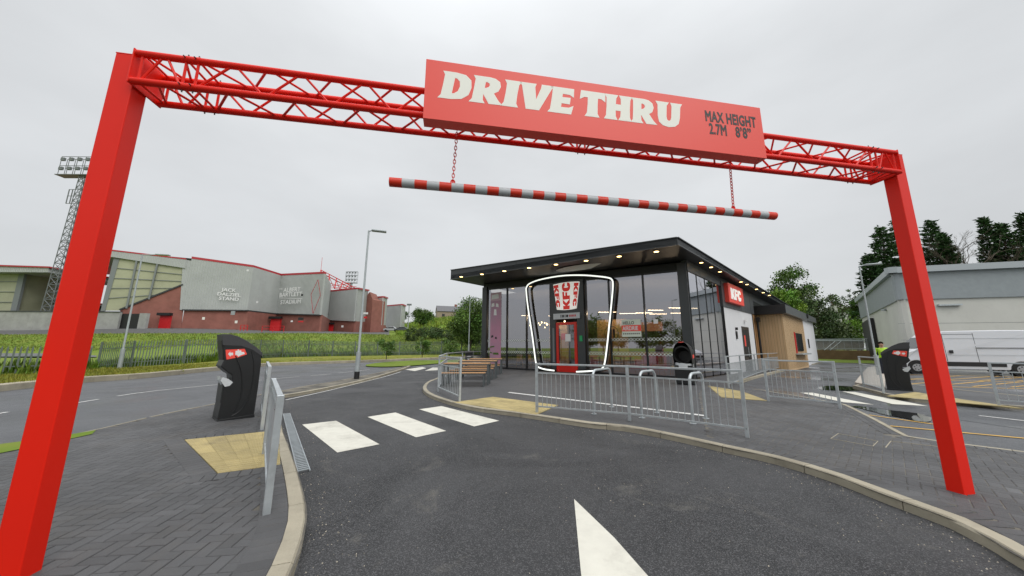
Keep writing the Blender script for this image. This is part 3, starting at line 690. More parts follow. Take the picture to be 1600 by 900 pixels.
# sign
so_, z0s, z1s = -0.165, 3.165, 3.700; sA, sB = -4.98, -1.835
sgn = MB(); sgn.box(gq((sA + sB) / 2, so_ + 0.055, (z0s + z1s) / 2), (sB - sA, 0.11, z1s - z0s), (gD, gN, UP)); sgn = sgn.build('sign_board', M_signred, gan, bevel=0.002)
LET = {
 'D': ([[(0, 0), (.03, .0), (.30, 0), (.55, .05), (.70, .22), (.74, .50), (.70, .78), (.55, .95), (.30, 1), (0, 1), (.05, .90), (.055, .5), (.05, .10)]], [[(.27, .17), (.36, .18), (.46, .30), (.49, .50), (.46, .70), (.36, .82), (.27, .83)]], .78),
 'R': ([[(0, 0), (.34, 0), (.29, .09), (.29, .36), (.50, 0), (.82, 0), (.72, .10), (.54, .41), (.66, .52), (.70, .70), (.66, .87), (.54, .97), (.40, 1), (0, 1), (.05, .90), (.055, .5), (.05, .10)]], [[(.28, .55), (.36, .56), (.43, .62), (.455, .71), (.43, .79), (.36, .84), (.28, .84)]], .82),
 'I': ([[(0, 0), (.40, 0), (.345, .12), (.335, .5), (.345, .88), (.40, 1), (0, 1), (.055, .88), (.065, .5), (.055, .12)]], [], .43),
 'V': ([[(.22, 0), (.55, 0), (.84, 1), (.56, 1), (.56, .88), (.445, .38), (.34, .88), (.36, 1), (-.04, 1), (.02, .9)]], [], .82),
 'E': ([[(0, 0), (.62, 0), (.66, .30), (.56, .21), (.30, .20), (.30, .41), (.54, .40), (.54, .62), (.30, .61), (.30, .80), (.54, .79), (.64, .70), (.61, 1), (0, 1), (.05, .9), (.055, .5), (.05, .1)]], [], .69),
 'T': ([[(.20, 0), (.60, 0), (.545, .12), (.535, .5), (.54, .79), (.68, .78), (.79, .68), (.77, 1), (.03, 1), (.0, .68), (.11, .78), (.26, .79), (.265, .5), (.255, .12)]], [], .80),
 'H': ([[(0, 0), (.37, 0), (.32, .12), (.31, .39), (.53, .39), (.52, .12), (.47, 0), (.84, 0), (.79, .12), (.78, .5), (.79, .88), (.84, 1), (.47, 1), (.52, .88), (.53, .61), (.31, .61), (.32, .88), (.37, 1), (0, 1), (.05, .88), (.06, .5), (.05, .12)]], [], .87),
 'U': ([[(.06, .40), (.10, .16), (.22, .03), (.42, -.02), (.62, .03), (.74, .16), (.78, .40), (.80, .88), (.85, 1), (.50, 1), (.54, .88), (.53, .40), (.50, .25), (.42, .19), (.34, .25), (.31, .40), (.32, .88), (.38, 1), (-.01, 1), (.05, .88)]], [], .86),
 'K': ([[(0, 0), (.26, 0), (.26, .36), (.46, 0), (.76, 0), (.46, .52), (.74, 1), (.46, 1), (.26, .62), (.26, 1), (0, 1)]], [], .76),
 'F': ([[(0, 0), (.26, 0), (.26, .37), (.52, .37), (.52, .60), (.26, .60), (.26, .78), (.58, .78), (.58, 1), (0, 1)]], [], .61),
 'C': ([[(.66, .36), (.40, .36), (.38, .24), (.33, .21), (.28, .26), (.26, .5), (.28, .74), (.33, .79), (.38, .76), (.40, .66), (.66, .66), (.62, .88), (.50, .99), (.33, 1.02), (.14, .97), (.03, .80), (0, .5), (.03, .20), (.14, .03), (.33, -.02), (.50, .01), (.62, .12)]], [], .70)}
def grow(L_, e):
    if e == 0: return L_
    A = sum(a[0] * c[1] - c[0] * a[1] for a, c in zip(L_, L_[1:] + L_[:1])); sg_ = 1 if A > 0 else -1; out = []
    for i, p in enumerate(L_):
        a, c = L_[i - 1], L_[(i + 1) % len(L_)]; d1 = Vector((p[0] - a[0], p[1] - a[1])); d2 = Vector((c[0] - p[0], c[1] - p[1]))
        if d1.length < 1e-5 or d2.length < 1e-5: out.append(p); continue
        d1.normalize(); d2.normalize(); n1 = Vector((d1.y, -d1.x)) * sg_; n2 = Vector((d2.y, -d2.x)) * sg_; m_ = (n1 + n2); m_ = m_ / max(.5, m_.length_squared / 2); out.append((p[0] + m_.x * e, p[1] + m_.y * e))
    return out
def lettering(word, h, origin, right, upv, m, parent, xs=1.0, slant=0.0, sp=0.03, name='lettering', depth=0.0008, fat=0.0):
    from mathutils.geometry import tessellate_polygon
    right, upv, origin = Vector(right).normalized(), Vector(upv).normalized(), Vector(origin); nn = right.cross(upv); x = 0; b = MB()
    for ch in word:
        if ch == ' ': x += .28; continue
        outer, holes, adv = LET[ch]; outer, holes = [grow(outer[0], fat)], [grow(h_, -fat) for h_ in holes]
        loops = [[Vector((px + x, py, 0)) for px, py in outer[0]]] + [[Vector((px + x, py, 0)) for px, py in hl] for hl in holes]
        fl = [p for l in loops for p in l]; tris = tessellate_polygon(loops)
        W3 = lambda p, e: origin + right * ((p.x * xs + p.y * slant) * h) + upv * (p.y * h) + nn * e
        n0 = len(fl); vs_ = [W3(p, depth) for p in fl] + [W3(p, -0.0005) for p in fl]; fs = [tuple(t) for t in tris]; c = 0
        for l in loops:
            for i in range(len(l)): fs.append((c + i, c + (i + 1) % len(l), n0 + c + (i + 1) % len(l), n0 + c + i))
            c += len(l)
        b.idx(vs_, fs); x += adv + sp
    return b.build(name, m, parent), x * xs * h
f0 = so_ - 0.0005
lettering('DRIVE', 0.238, gq(-4.865, f0, 3.368), gD, UP, M_cream, sgn, xs=1.30, slant=0.15, sp=0.02, fat=.026)
lettering('THRU', 0.236, gq(-3.685, f0, 3.372), gD, UP, M_cream, sgn, xs=1.215, slant=0.08, sp=0.015, fat=.026)
text_mesh('MAX HEIGHT', 0.150, gq(-2.455, f0, 3.480), gD, UP, M_ink, 'lettering', sgn, depth=0.0003, xscale=0.585, heavy=0.0052, spacing=1.06)
text_mesh('2.7M', 0.150, gq(-2.425, f0, 3.352), gD, UP, M_ink, 'lettering', sgn, depth=0.0003, xscale=0.60, heavy=0.005, spacing=1.06)
text_mesh('8’8”', 0.150, gq(-2.145, f0, 3.352), gD, UP, M_ink, 'lettering', sgn, depth=0.0003, xscale=0.66, heavy=0.0045, spacing=1.06)
# ------------------------------------------------------------------ striped height bar
bar = thing('height_bar', gq(-3.4, 0.07, 2.72), 'red and white striped round bar hanging on two red chains under the gantry', 'height bar')
M_stripe_r = mat('reflective red band', (0.72, 0.035, 0.01), 0.4); M_stripe_w = mat('reflective grey white band', (0.50, 0.53, 0.55), 0.4, var=0.05)
sa, sb, zb0, zb1 = -5.24, -1.565, 2.722, 2.706; nb = 37
def bq(t, dz=0): return gq(sa + (sb - sa) * t, 0.07, zb0 + (zb1 - zb0) * t + dz)
tb = MB()
for i in range(nb):
    tb.cm = i % 2; t0, t1 = i / nb, (i + 1) / nb
    tb.tube([bq(t0), bq(t1)], 0.0385, 20, i in (0, nb - 1))
tb.build('striped_tube', [M_stripe_r, M_stripe_w], bar, smooth=True)
for t in ((-4.735 - sa) / (sb - sa), (-2.03 - sa) / (sb - sa)):
    b = MB(); top = bq(t) + UP * (3.262 - bq(t).z) + gD * 0.02; bot = bq(t, 0.06); n_ = 15
    for k in range(n_):
        c_ = bot + (top - bot) * ((k + .5) / n_); Lk = (top - bot).length / n_ * 0.72; ax = gD if k % 2 else gN; ring = []
        for a in range(9):
            th = 2 * pi * a / 8; ring.append(c_ + ax * (0.011 * cos(th)) + UP * (Lk * sin(th)))
        b.tube(ring, 0.0034, 5, False)
    ch = b.build('chain', M_red, bar, smooth=True)
    b = MB(); b.tube([bq(t, 0.035) + Vector((0.016 * cos(a) * gD.x, 0.016 * cos(a) * gD.y, 0.018 * sin(a) + 0.014)) for a in [x * pi / 5 for x in range(11)]], 0.006, 6, False)
    b.tube([bq(t, 0.03), bq(t, 0.055)], 0.008, 8); b.build('eye_bolt', M_red, ch)
# ================================================================== GUARD RAILS
def railing(pts, label, name='guard_rail', group='galvanised pedestrian guard rails', h=1.0, posts=None, pw=0.05, barn=0.10, top=True, low=0.13, mid=0.80, square=True, r=0.019):
    """pts: ground points of the posts"""
    c0 = sum(pts, Vector()) / len(pts); t = thing(name, c0, label, 'guard rail', group)
    for i, p in enumerate(pts):
        d = (pts[min(i + 1, len(pts) - 1)] - pts[max(i - 1, 0)]).normalized()
        b = MB(); b.box(p + UP * (h / 2), (pw, pw, h), (d, nrm2(d), UP)); po = b.build('post', M_galv, t, bevel=0.004)
        for z in (0.13, 0.80):
            for sg_ in (-1, 1): c_ = p + UP * z + nrm2(d) * sg_ * pw / 2; b = MB(); b.tube([c_, c_ + nrm2(d) * sg_ * 0.004], 0.006, 6); b.build('bolt', M_redbolt, po)
    for a, c in zip(pts, pts[1:]):
        d = (c - a).normalized(); a2, c2 = a + d * pw / 2, c - d * pw / 2
        b = MB(); b.beam(a2 + UP * (h - 0.02), c2 + UP * (h - 0.02), 0.045, 0.035); b.build('top_rail', M_galv, t, bevel=0.004)
        pb = MB(); pb.beam(a2 + UP * mid, c2 + UP * mid, 0.032, 0.026); pb.build('middle_rail', M_galv, t); pb = MB(); pb.beam(a2 + UP * low, c2 + UP * low, 0.032, 0.026); pn = pb.build('bottom_rail', M_galv, t)
        b = MB(); L_ = (c2 - a2).length; n_ = max(2, round(L_ / barn))
        for k in range(1, n_): q = a2 + (c2 - a2) * (k / n_); b.tube([q + UP * low, q + UP * mid], 0.0062, 6, False)
        b.build('bars', M_galv, pn, smooth=True)
    return t
railing(gp([(839, 645), (984, 658), (1168, 684)], ZP), 'long two-panel grey steel guard rail standing on the kerb in front of the bicycle stands', h=1.0)
railing([G(718, 628, ZP), G(684.5, 612, ZP), G(697, 590, ZP), G(722, 579, ZP), G(757, 574, ZP)], 'grey steel guard rail bending round the kerb corner beside the picnic tables', h=1.07, barn=0.16)
nrp = [G(413, 806, ZP)]; dr = (G(407, 672, ZP) - nrp[0]); 
uu = Vector((nrp[0].x, nrp[0].y, 0)).normalized(); 
nrp = [G(416, 804, ZP)]; nr_end = atz(428, 591, ZP + .915); nr_end.z = ZP
railing([nrp[0], nr_end], 'nearest guard rail, seen almost end-on, on the left pavement by the kerb and the drain', h=0.915, pw=0.055)
railing([G(409, 672, ZP), G(409, 672, ZP) * 1.28 + Vector((-.06, 0, -ZP * .28))], 'guard rail seen end-on just behind the yellow tactile paving, beside the left black bin', h=1.0)
railing([G(1139, 606, ZP), G(1160, 597, ZP), G(1182, 587.5, ZP), G(1203, 581, ZP), G(1219, 577, ZP)], 'guard rail running along the kerb in front of the white side wall and its door', h=1.07, barn=0.12)
railing(gp([(1201, 627), (1313, 639)], ZP), 'single-panel guard rail at the yard edge beside the right-hand crossing and puddle', h=1.05)
railing([G(1350, 605, ZP), G(1381, 614.5, ZP)], 'short guard rail on the traffic island in front of the pale stone bed', h=1.08)
railing([G(1561, 634, ZP), G(1561, 634, ZP) + (G(1640, 640, ZP) - G(1561, 634, ZP)).normalized() * 1.9], 'guard rail at the right picture edge in front of the white van', h=1.03, barn=0.13)
# ================================================================== CYCLE STANDS
def cstand(a, c, label, h=0.86):
    m_ = (a + c) / 2; t = thing('bicycle_stand', m_, label, 'bicycle stand', 'three hoop bicycle stands'); d = (c - a); w = d.length; d.normalize(); r = 0.16; P_ = [a + UP * 0]
    P_ += [a + UP * (h - r)]
    for k in range(1, 7): th = pi / 2 * k / 6; P_.append(a + d * (r * (1 - cos(th))) + UP * (h - r + r * sin(th)))
    for k in range(0, 7): th = pi / 2 * k / 6; P_.append(c - d * (r * (1 - sin(th))) + UP * (h - r + r * cos(th)))
    P_.append(c); b = MB(); b.tube(P_, 0.026, 12, False); b.build('hoop', M_galv, t, smooth=True)
    for p in (a, c): b = MB(); b.tube([p + UP * .001, p + UP * 0.008], 0.06, 14); b.build('base_flange', M_galv, t)
cstand(G(928, 647, ZP), G(956, 636, ZP), 'left hoop bicycle stand, nearest the middle post of the long guard rail on its left')
cstand(G(1003, 653, ZP), G(1027, 645, ZP), 'middle hoop bicycle stand, just right of the guard rail middle post')
cstand(G(1083, 662, ZP), G(1103, 654, ZP), 'right hoop bicycle stand, nearest the big black bin at the building corner')
# ================================================================== BINS
def curve_bin(base_back, base_front, side_away, label, h=1.5, W_=0.52, sticker=True):
    """profile runs along base_back -> base_front (mouth side); side_away = width direction, away from the viewer"""
    X = (base_front - base_back); Lb = X.length; X.normalize(); Yd = Vector(side_away).normalized(); O_ = base_back.copy(); k = h / 745.0
    # outline in crop units: x from back(0) to front, y up from base
    def p(x, y, o=0.0): return O_ + X * ((x + .14 * y - 72) * Lb / 315.0) + UP * (y * k) + Yd * o
    # body (below hood)
    body = [(45, 12), (372, 0), (385, 25), (352, 150), (330, 330), (300, 395), (352, 460), (330, 500), (322, 640), (345, 745), (300, 747), (215, 730), (120, 680), (30, 610), (0, 560), (2, 480), (25, 250)]
    t = thing('litter_bin', O_ + X * Lb / 2, label, 'litter bin', 'black drive-through litter bins')
    b = MB(); lo = [(72, 14), (385, 2), (388, 27), (362, 150), (337, 335), (267, 330), (270, 390), (300, 405), (366, 465), (338, 520), (345, 600), (345, 645), (350, 737), (285, 739), (215, 721), (137, 681), (47, 621), (2, 572), (4, 480), (35, 250)]
    b.prism([p(x, y) for x, y in lo], Yd * W_); sp_ = b.build('body', M_bin, t, bevel=0.018, seg=3)
    b = MB(); b.prism([p(352, 690, .05), p(341, 600, .03), p(335, 520, .05), p(335, 520, W_ - .05), p(341, 600, W_ - .03), p(352, 690, W_ - .05)], X * .012); b.build('mouth_dark_plate', M_black, t)  # black plate on the solid body paints the shade inside the mouth
    b = MB(); b.prism([p(x, y, .03) for x, y in [(352, 150), (330, 320), (342, 322), (366, 152)]], Yd * (W_ - .06)); b.build('front_door', M_bin, t, bevel=.006)
    b = MB(); A = [(-5, 535), (0, 550), (87, 608), (187, 643), (348, 648), (358, 747), (287, 748), (217, 731), (137, 691), (47, 631), (-7, 583)]
    b.prism([p(x, y, -0.006) for x, y in A], Yd * (W_ + 0.012)); b.build('hood', M_binhood, t, bevel=0.015, seg=3)
    # liner bag in the notch; the body has no cavity
    b = MB(); rs = []
    for (x, y, e) in ((262, 330, 0.02), (305, 352, 0.015), (352, 372, 0.005), (362, 340, 0.0), (338, 300, 0.0)): rs.append((x, y, e))
    q0 = [p(x, y, e - 0.008) for x, y, e in rs]; q1 = [p(x, y, W_ + 0.008 - e) for x, y, e in rs]; vs_ = []; m_ = 8
    for i in range(len(rs)):
        for j in range(m_): vs_.append(q0[i].lerp(q1[i], j / (m_ - 1)) + Vector((random.uniform(-.012, .012), random.uniform(-.012, .012), random.uniform(-.014, .014))))
    b.idx(vs_, [(i * m_ + j, i * m_ + j + 1, (i + 1) * m_ + j + 1, (i + 1) * m_ + j) for i in range(len(rs) - 1) for j in range(m_ - 1)])
    b.idx([v + Vector((0, 0, 0)) for v in [p(262, 325, -0.008), p(300, 355, -0.012), p(350, 375, -0.012), p(366, 345, -0.014), p(330, 290, -0.010), p(290, 296, -0.008)]], [tuple(range(6))])
    b.build('bin_liner', M_bag, t, smooth=True, recalc=False)
    for o_, sgn_ in ((-0.004, -1), (W_ + 0.004, 1)):
        pts = [p(x, y, o_) for x, y in [(240, 555), (215, 500), (190, 420), (180, 300), (200, 180), (255, 70)]]
        b = MB(); b.tube(arc(pts, 5), 0.010, 6); b.build('moulded_ridge', M_bin, t, smooth=True)
        pts = [p(x, y, o_) for x, y in [(95, 600), (75, 480), (85, 330), (120, 190), (190, 80), (270, 35)]]
        b = MB(); b.tube(arc(pts, 5), 0.007, 6); b.build('moulded_ridge', M_bin, t, smooth=True)
    b = MB(); b.prism([p(x, y, -0.012) for x, y in [(68, 0), (388, -4), (395, 14), (70, 28)]], Yd * (W_ + 0.024)); b.build('base', M_bin, t, bevel=0.006)
    if sticker:
        b = MB(); b.prism([p(x, y, -0.0015) for x, y in [(326, 610), (158, 618), (138, 568), (225, 540), (318, 525), (322, 560)]], Yd * -0.002); st = b.build('sticker', M_signred, sp_)
        b = MB()
        def pr(L_): b.prism([p(x, y, -0.004) for x, y in L_], Yd * -0.0015)
        pr([(305, 572), (285, 595), (285, 583), (262, 586), (260, 562), (284, 560), (283, 548)])
        pr([(240, 600), (222, 602), (222, 612), (210, 612), (208, 602), (190, 604), (188, 590), (165, 590), (158, 572), (180, 566), (195, 560), (215, 548), (228, 562), (244, 566)])
        b.build('symbols', M_white, st)
    return t
vd = lambda q: Vector((q.x, q.y, 0)).normalized()
bl0, bl1 = G(397, 652, ZP), G(340, 659, ZP)
dL = (bl1 - bl0).normalized(); away = Vector((-dL.y, dL.x, 0)); away = away if away.dot(vd(bl0)) > 0 else -away
curve_bin(bl0, bl1, away, 'curved black litter bin on the left pavement, mouth facing left, with red arrow sticker', h=1.53)
br0, br1 = G(1393, 611, ZP), G(1421, 613.5, ZP)
br0 = G(1386, 609, ZP); br1 = br0 + Vector((0.66, -0.75, 0)).normalized() * 0.56
dR = (br1 - br0).normalized(); away = Vector((-dR.y, dR.x, 0)); away = away if away.dot(vd(br0)) > 0 else -away
curve_bin(br0, br1, away, 'curved black litter bin on the right traffic island, mouth facing right towards the van', h=1.55)
# bin by the building corner, mouth to the camera
def front_bin(base, face, label, h=1.42, w=0.6, dp=0.62):
    F = Vector(face).normalized(); X = Vector((-F.y, F.x, 0)); t = thing('litter_bin', base, label, 'litter bin', 'black drive-through litter bins')
    def p(x, d, z): return base + X * x + F * d + UP * z
    hw = w / 2; prof = [(-hw, .02), (hw, .02), (hw * 1.02, .80), (hw * 1.04, 1.05)] + [(hw * 1.04 * cos(a), 1.05 + (h - 1.05) * sin(a)) for a in [pi * k / 12 for k in range(1, 12)]] + [(-hw * 1.04, 1.05), (-hw * 1.02, .80)]
    # shell as rings from back to front, front ring then inset mouth
    b = MB(); n = len(prof); rings = []
    for d_, sc_ in ((-dp / 2, .88), (-dp / 2 + .12, .97), (dp / 2 - .1, 1.0), (dp / 2, .985)): rings.append([p(x * sc_, d_ - (0.10 if z > 1.0 else 0) * (0 if d_ < 0 else -1) , .02 + (z - .02) * (sc_ if d_ < 0 else 1)) for x, z in prof])
    b.idx([q for r_ in rings for q in r_], [tuple(range(n))] + [(i * n + k, i * n + (k + 1) % n, (i + 1) * n + (k + 1) % n, (i + 1) * n + k) for i in range(3) for k in range(n)])
    b.build('shell', M_bin, t, smooth=True)
    fd = dp / 2
    b = MB(); b.prism([p(-hw * .98, fd - .004, .02), p(hw * .98, fd - .004, .02), p(hw * .99, fd - .004, .70), p(-hw * .99, fd - .004, .70)], F * 0.03); b.build('front_door', M_bin, t, bevel=0.015)
    # mouth: oval ring and cavity
    b = MB(); m = 28; cz = 1.08; ro = []; ri = []; rb = []
    for k in range(m):
        a = 2 * pi * k / m; ro.append(p(hw * 1.0 * cos(a), fd + .02 + .07 * max(0, sin(a)), cz + .335 * sin(a))); ri.append(p(hw * .86 * cos(a), fd + .03 + .06 * max(0, sin(a)), cz + .285 * sin(a))); rb.append(p(hw * .7 * cos(a), fd - .36, cz - .05 + .2 * sin(a)))
    b.idx(ro + ri, [(k, (k + 1) % m, m + (k + 1) % m, m + k) for k in range(m)]); b.build('mouth_rim', M_bin, t, smooth=True)
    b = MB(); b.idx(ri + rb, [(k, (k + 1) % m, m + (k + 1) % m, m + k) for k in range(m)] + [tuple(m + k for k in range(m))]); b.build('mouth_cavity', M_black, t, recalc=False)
    b = MB(); vs_ = []; mm = 12
    for j, z in enumerate((.78, .73, .66, .63)):
        for k in range(mm): a = pi * k / (mm - 1); vs_.append(p(-(hw + .012) * cos(a), fd * .55 + (fd * .45 + .05) * sin(a) * 1.0, z + random.uniform(-.018, .018) + (0.03 * cos(a) if j == 0 else 0)))
    b.idx(vs_, [(j * mm + k, j * mm + k + 1, (j + 1) * mm + k + 1, (j + 1) * mm + k) for j in range(3) for k in range(mm - 1)]); b.build('bin_liner', M_bag, t, smooth=True, recalc=False)
    b = MB(); b.prism([p(hw * 1.045, fd - .10, 1.08), p(hw * 1.045, fd - .34, 1.10), p(hw * 1.045, fd - .34, .98), p(hw * 1.045, fd - .06, .95)], X * 0.004); b.build('sticker', M_signred, t); b = MB(); b.prism([p(-.10, fd + .085, h - .045), p(.10, fd + .085, h - .045), p(.08, fd + .07, h - .01), p(-.08, fd + .07, h - .01)], F * .004); b.build('sticker', M_signred, t)
    return t
fb = G(1073, 601, ZP)
front_bin(fb + vd(fb) * 0.2, Vector((-0.62, -0.78, 0)), 'black litter bin at the restaurant glass corner, wide round mouth facing the camera', h=1.58, w=.62)
# small bin with white mark by the tables
sbp = G(733, 574, ZP); t = thing('waste_bin', sbp, 'small square black waste bin with white printing beyond the picnic tables', 'waste bin')
b = MB(); b.box(sbp + UP * .48, (.5, .5, .96)); b.build('bin_body', M_bin, t, bevel=.03); b = MB(); b.box(sbp + UP * 1.02, (.56, .56, .12), top=.9); b.build('lid', M_bin, t, bevel=.02)
sv = -vd(sbp); sx = Vector((-sv.y, sv.x, 0)); b = MB(); b.box(sbp + Vector((0, -.252, .72)), (.26, .006, .06)); b.prism([sbp + Vector((.10 * cos(a), -.252, .58 + .08 * sin(a))) for a in [pi + pi * k / 8 for k in range(9)]], (0, -.005, 0)); b.build('printed_mark', M_white, t)
# ================================================================== PICNIC TABLES
tdir = (G(780, 594, ZP) - G(712, 600, ZP)); tdir.normalize()
FX = Vector((-cos(radians(38)) * -1, -sin(radians(38)), 0)) # along the front wall, to the right
def slatted(name, c, L_, W_, z, X, Yd, parent, n):
    b = MB(); w = W_ / n
    for i in range(n): b.box(c + Yd * ((i + .5) * w - W_ / 2) + UP * z, (L_, w - .012, .028), (X, Yd, UP))
    o = b.build(name, M_timber, parent, bevel=.003); return o
def picnic(c, X, Yd, label, group='picnic tables'):
    t = thing('picnic_table', c, label, 'picnic table', group)
    slatted('table_top', c, 1.6, .62, .745, X, Yd, t, 6)
    for sx in (-1, 1):
        for sy in (-1, 1):
            b = MB(); b.box(c + X * sx * .77 + Yd * sy * .27 + UP * .365, (.06, .06, .73), (X, Yd, UP)); b.build('leg', M_tableleg, t, bevel=.003)
    b = MB()
    for sy in (-1, 1): b.beam(c + X * -.8 + Yd * sy * .29 + UP * .71, c + X * .8 + Yd * sy * .29 + UP * .71, .04, .04)
    for sx in (-1, 1): b.beam(c + X * sx * .8 + Yd * -.31 + UP * .71, c + X * sx * .8 + Yd * .31 + UP * .71, .04, .04)
    b.build('apron', M_tableleg, t); return t
def bench(c, X, Yd, label, group='benches of the picnic tables'):
    t = thing('bench', c, label, 'bench', group); slatted('seat', c, 1.55, .32, .45, X, Yd, t, 4)
    for sx in (-1, 1):
        for sy in (-1, 1):
            b = MB(); b.box(c + X * sx * .74 + Yd * sy * .12 + UP * .218, (.05, .05, .436), (X, Yd, UP)); b.build('leg', M_tableleg, t, bevel=.003)
    b = MB()
    for sy in (-1, 1): b.beam(c + X * -.77 + Yd * sy * .14 + UP * .42, c + X * .77 + Yd * sy * .14 + UP * .42, .035, .035)
    for sx in (-1, 1): b.beam(c + X * sx * .77 + Yd * -.15 + UP * .42, c + X * sx * .77 + Yd * .15 + UP * .42, .035, .035)
    b.build('apron', M_tableleg, t); return t
TX = Vector((.995, .1, 0)).normalized(); TY = Vector((-TX.y, TX.x, 0)); TY = Vector((.06, 1, 0)).normalized()
ord_ = ('nearest', 'middle', 'farthest')
for i in range(3):
    base = Vector((-1.60 + .15 * i, 12.55 + 2.5 * i, ZP))
    picnic(base, TX, TY, ['nearest slatted picnic table, close to the curved guard rail', 'middle slatted picnic table, between the nearest and farthest ones', 'farthest slatted picnic table, close to the pink window panel'][i])
    bench(base - TY * .62 + TX * -.05, TX, TY, ['front bench of the nearest picnic table, closest to the camera', 'front bench of the middle picnic table', 'front bench of the farthest picnic table'][i])
    bench(base + TY * .62 + TX * -.05, TX, TY, ['rear bench behind the nearest picnic table', 'rear bench behind the middle picnic table', 'rear bench behind the farthest picnic table'][i])
# ================================================================== LAMP POSTS
def lamp(base, h, label, arm=1.0, adir=(1, 0, 0), base_dark=False, r=.055, low=1.1):
    t = thing('street_lamp', base, label, 'street lamp', 'street lamps'); A_ = Vector(adir).normalized()
    b = MB(); b.tube([base - UP * .1, base + UP * low], r * 1.6, 12); b.build('lower_sleeve', M_galvd, t, smooth=True)
    b = MB(); b.tube([base + UP * low, base + UP * (low + .06), base + UP * h], r, 12, True, r * .62); b.build('column', M_galvd, t, smooth=True)
    b = MB(); b.tube([base + UP * (h - .03), base + UP * h + A_ * arm * .5 + UP * .03], r * .5, 8); b.build('arm', M_galvd, t, smooth=True)
    b = MB(); b.box(base + UP * (h + .03) + A_ * (arm * .5 + .28), (.62, .24, .07), (A_, A_.cross(UP) * -1, UP)); lh = b.build('lamp_head', M_galvd, t, bevel=.02)
    if base_dark: b = MB(); b.tube([base + UP * .0, base + UP * .30], r * 1.75, 12); b.build('black_base_band', M_black, t, smooth=True)
    return t
pb = G(186, 577, .15); pb = Vector((pb.x, pb.y, .13)); lamp(pb, up(pb, 401), 'tall thin street lamp on the verge in front of the palisade fence', adir=(1, .2, 0), arm=1.4)
pb = G(557, 592, ZP); lamp(pb, up(pb, 363), 'street lamp with black foot on the narrow kerbed divider between road and lane', adir=(1, .35, 0), base_dark=True, arm=.3, r=.06)
pb = V(732, 556, 34); lamp(pb, up(pb, 474), 'distant pale street lamp left of the restaurant corner, in front of the big round tree', adir=(1, .2, 0), arm=.5, r=.05)
pb = G(1374, 590, .02); lamp(pb, up(pb, 416), 'slim street lamp in front of the left end wall of the pale warehouse', adir=(1, -.5, 0), arm=.5, r=.05)
# ================================================================== RESTAURANT
RO = Vector((8.0, 14.95, 0.0)); fX = Vector((cos(radians(-38)), sin(radians(-38)), 0)); fI = Vector((-fX.y, fX.x, 0))   # front wall: X to the right, I inwards
sT = Vector((.740, .673, 0)).normalized(); sX = Vector((sT.y, -sT.x, 0))                                               # side wall: T along, X outwards
def F(x, z, y=0.0): return RO + fX * x + fI * y + UP * z
def S(t, z, x=0.0): return RO + sT * t + sX * x + UP * z
res = thing('restaurant', RO, 'low glass-fronted drive-through restaurant with black wedge roof, white and wood side walls and KFC signs', 'restaurant')
def fbox(b, x0, x1, z0, z1, y0, y1): b.box(F((x0 + x1) / 2, (z0 + z1) / 2, (y0 + y1) / 2), (x1 - x0, y1 - y0, z1 - z0), (fX, fI, UP))
def sbox(b, t0, t1, z0, z1, x0, x1): b.box(S((t0 + t1) / 2, (z0 + z1) / 2, (x0 + x1) / 2), (t1 - t0, x1 - x0, z1 - z0), (sT, sX, UP))
FW = -12.6; ZG = .10
hd = lambda x: 4.90 + (-x) * 0.028       # header underside rises gently to the left
# glass material: tinted reflective glazing
def glassmat(name, refl, tint):
    m = bpy.data.materials.new(name); m.use_nodes = True; t = m.node_tree; t.nodes.clear(); o = N(t, 'ShaderNodeOutputMaterial'); g = N(t, 'ShaderNodeBsdfGlossy'); g.inputs['Roughness'].default_value = .015; g.inputs[0].default_value = (.74, .74, .79, 1)
    tr_ = N(t, 'ShaderNodeBsdfTransparent'); tr_.inputs[0].default_value = (*tint, 1); mx = N(t, 'ShaderNodeMixShader'); fr = N(t, 'ShaderNodeFresnel'); fr.inputs[0].default_value = 1.5
    ad = math_node(t, 'ADD', fr.outputs[0], refl); ad = math_node(t, 'MINIMUM', ad, 1.0); t.links.new(ad, mx.inputs[0]); t.links.new(tr_.outputs[0], mx.inputs[1]); t.links.new(g.outputs[0], mx.inputs[2]); t.links.new(mx.outputs[0], o.inputs[0])
    n = N(t, 'ShaderNodeTexNoise'); n.inputs['Scale'].default_value = .35; bp = N(t, 'ShaderNodeBump'); bp.inputs['Strength'].default_value = .25; bp.inputs['Distance'].default_value = .012; t.links.new(N(t, 'ShaderNodeTexCoord').outputs['Object'], n.inputs[0]); t.links.new(n.outputs[0], bp.inputs['Height']); t.links.new(bp.outputs[0], g.inputs['Normal'])
    return m
M_glaz = glassmat('tinted reflective glazing', .40, (.58, .55, .50)); M_glaz2 = glassmat('side reflective glazing', .62, (.6, .6, .55)); M_doorglass = glassmat('door glazing', .12, (.8, .8, .8))
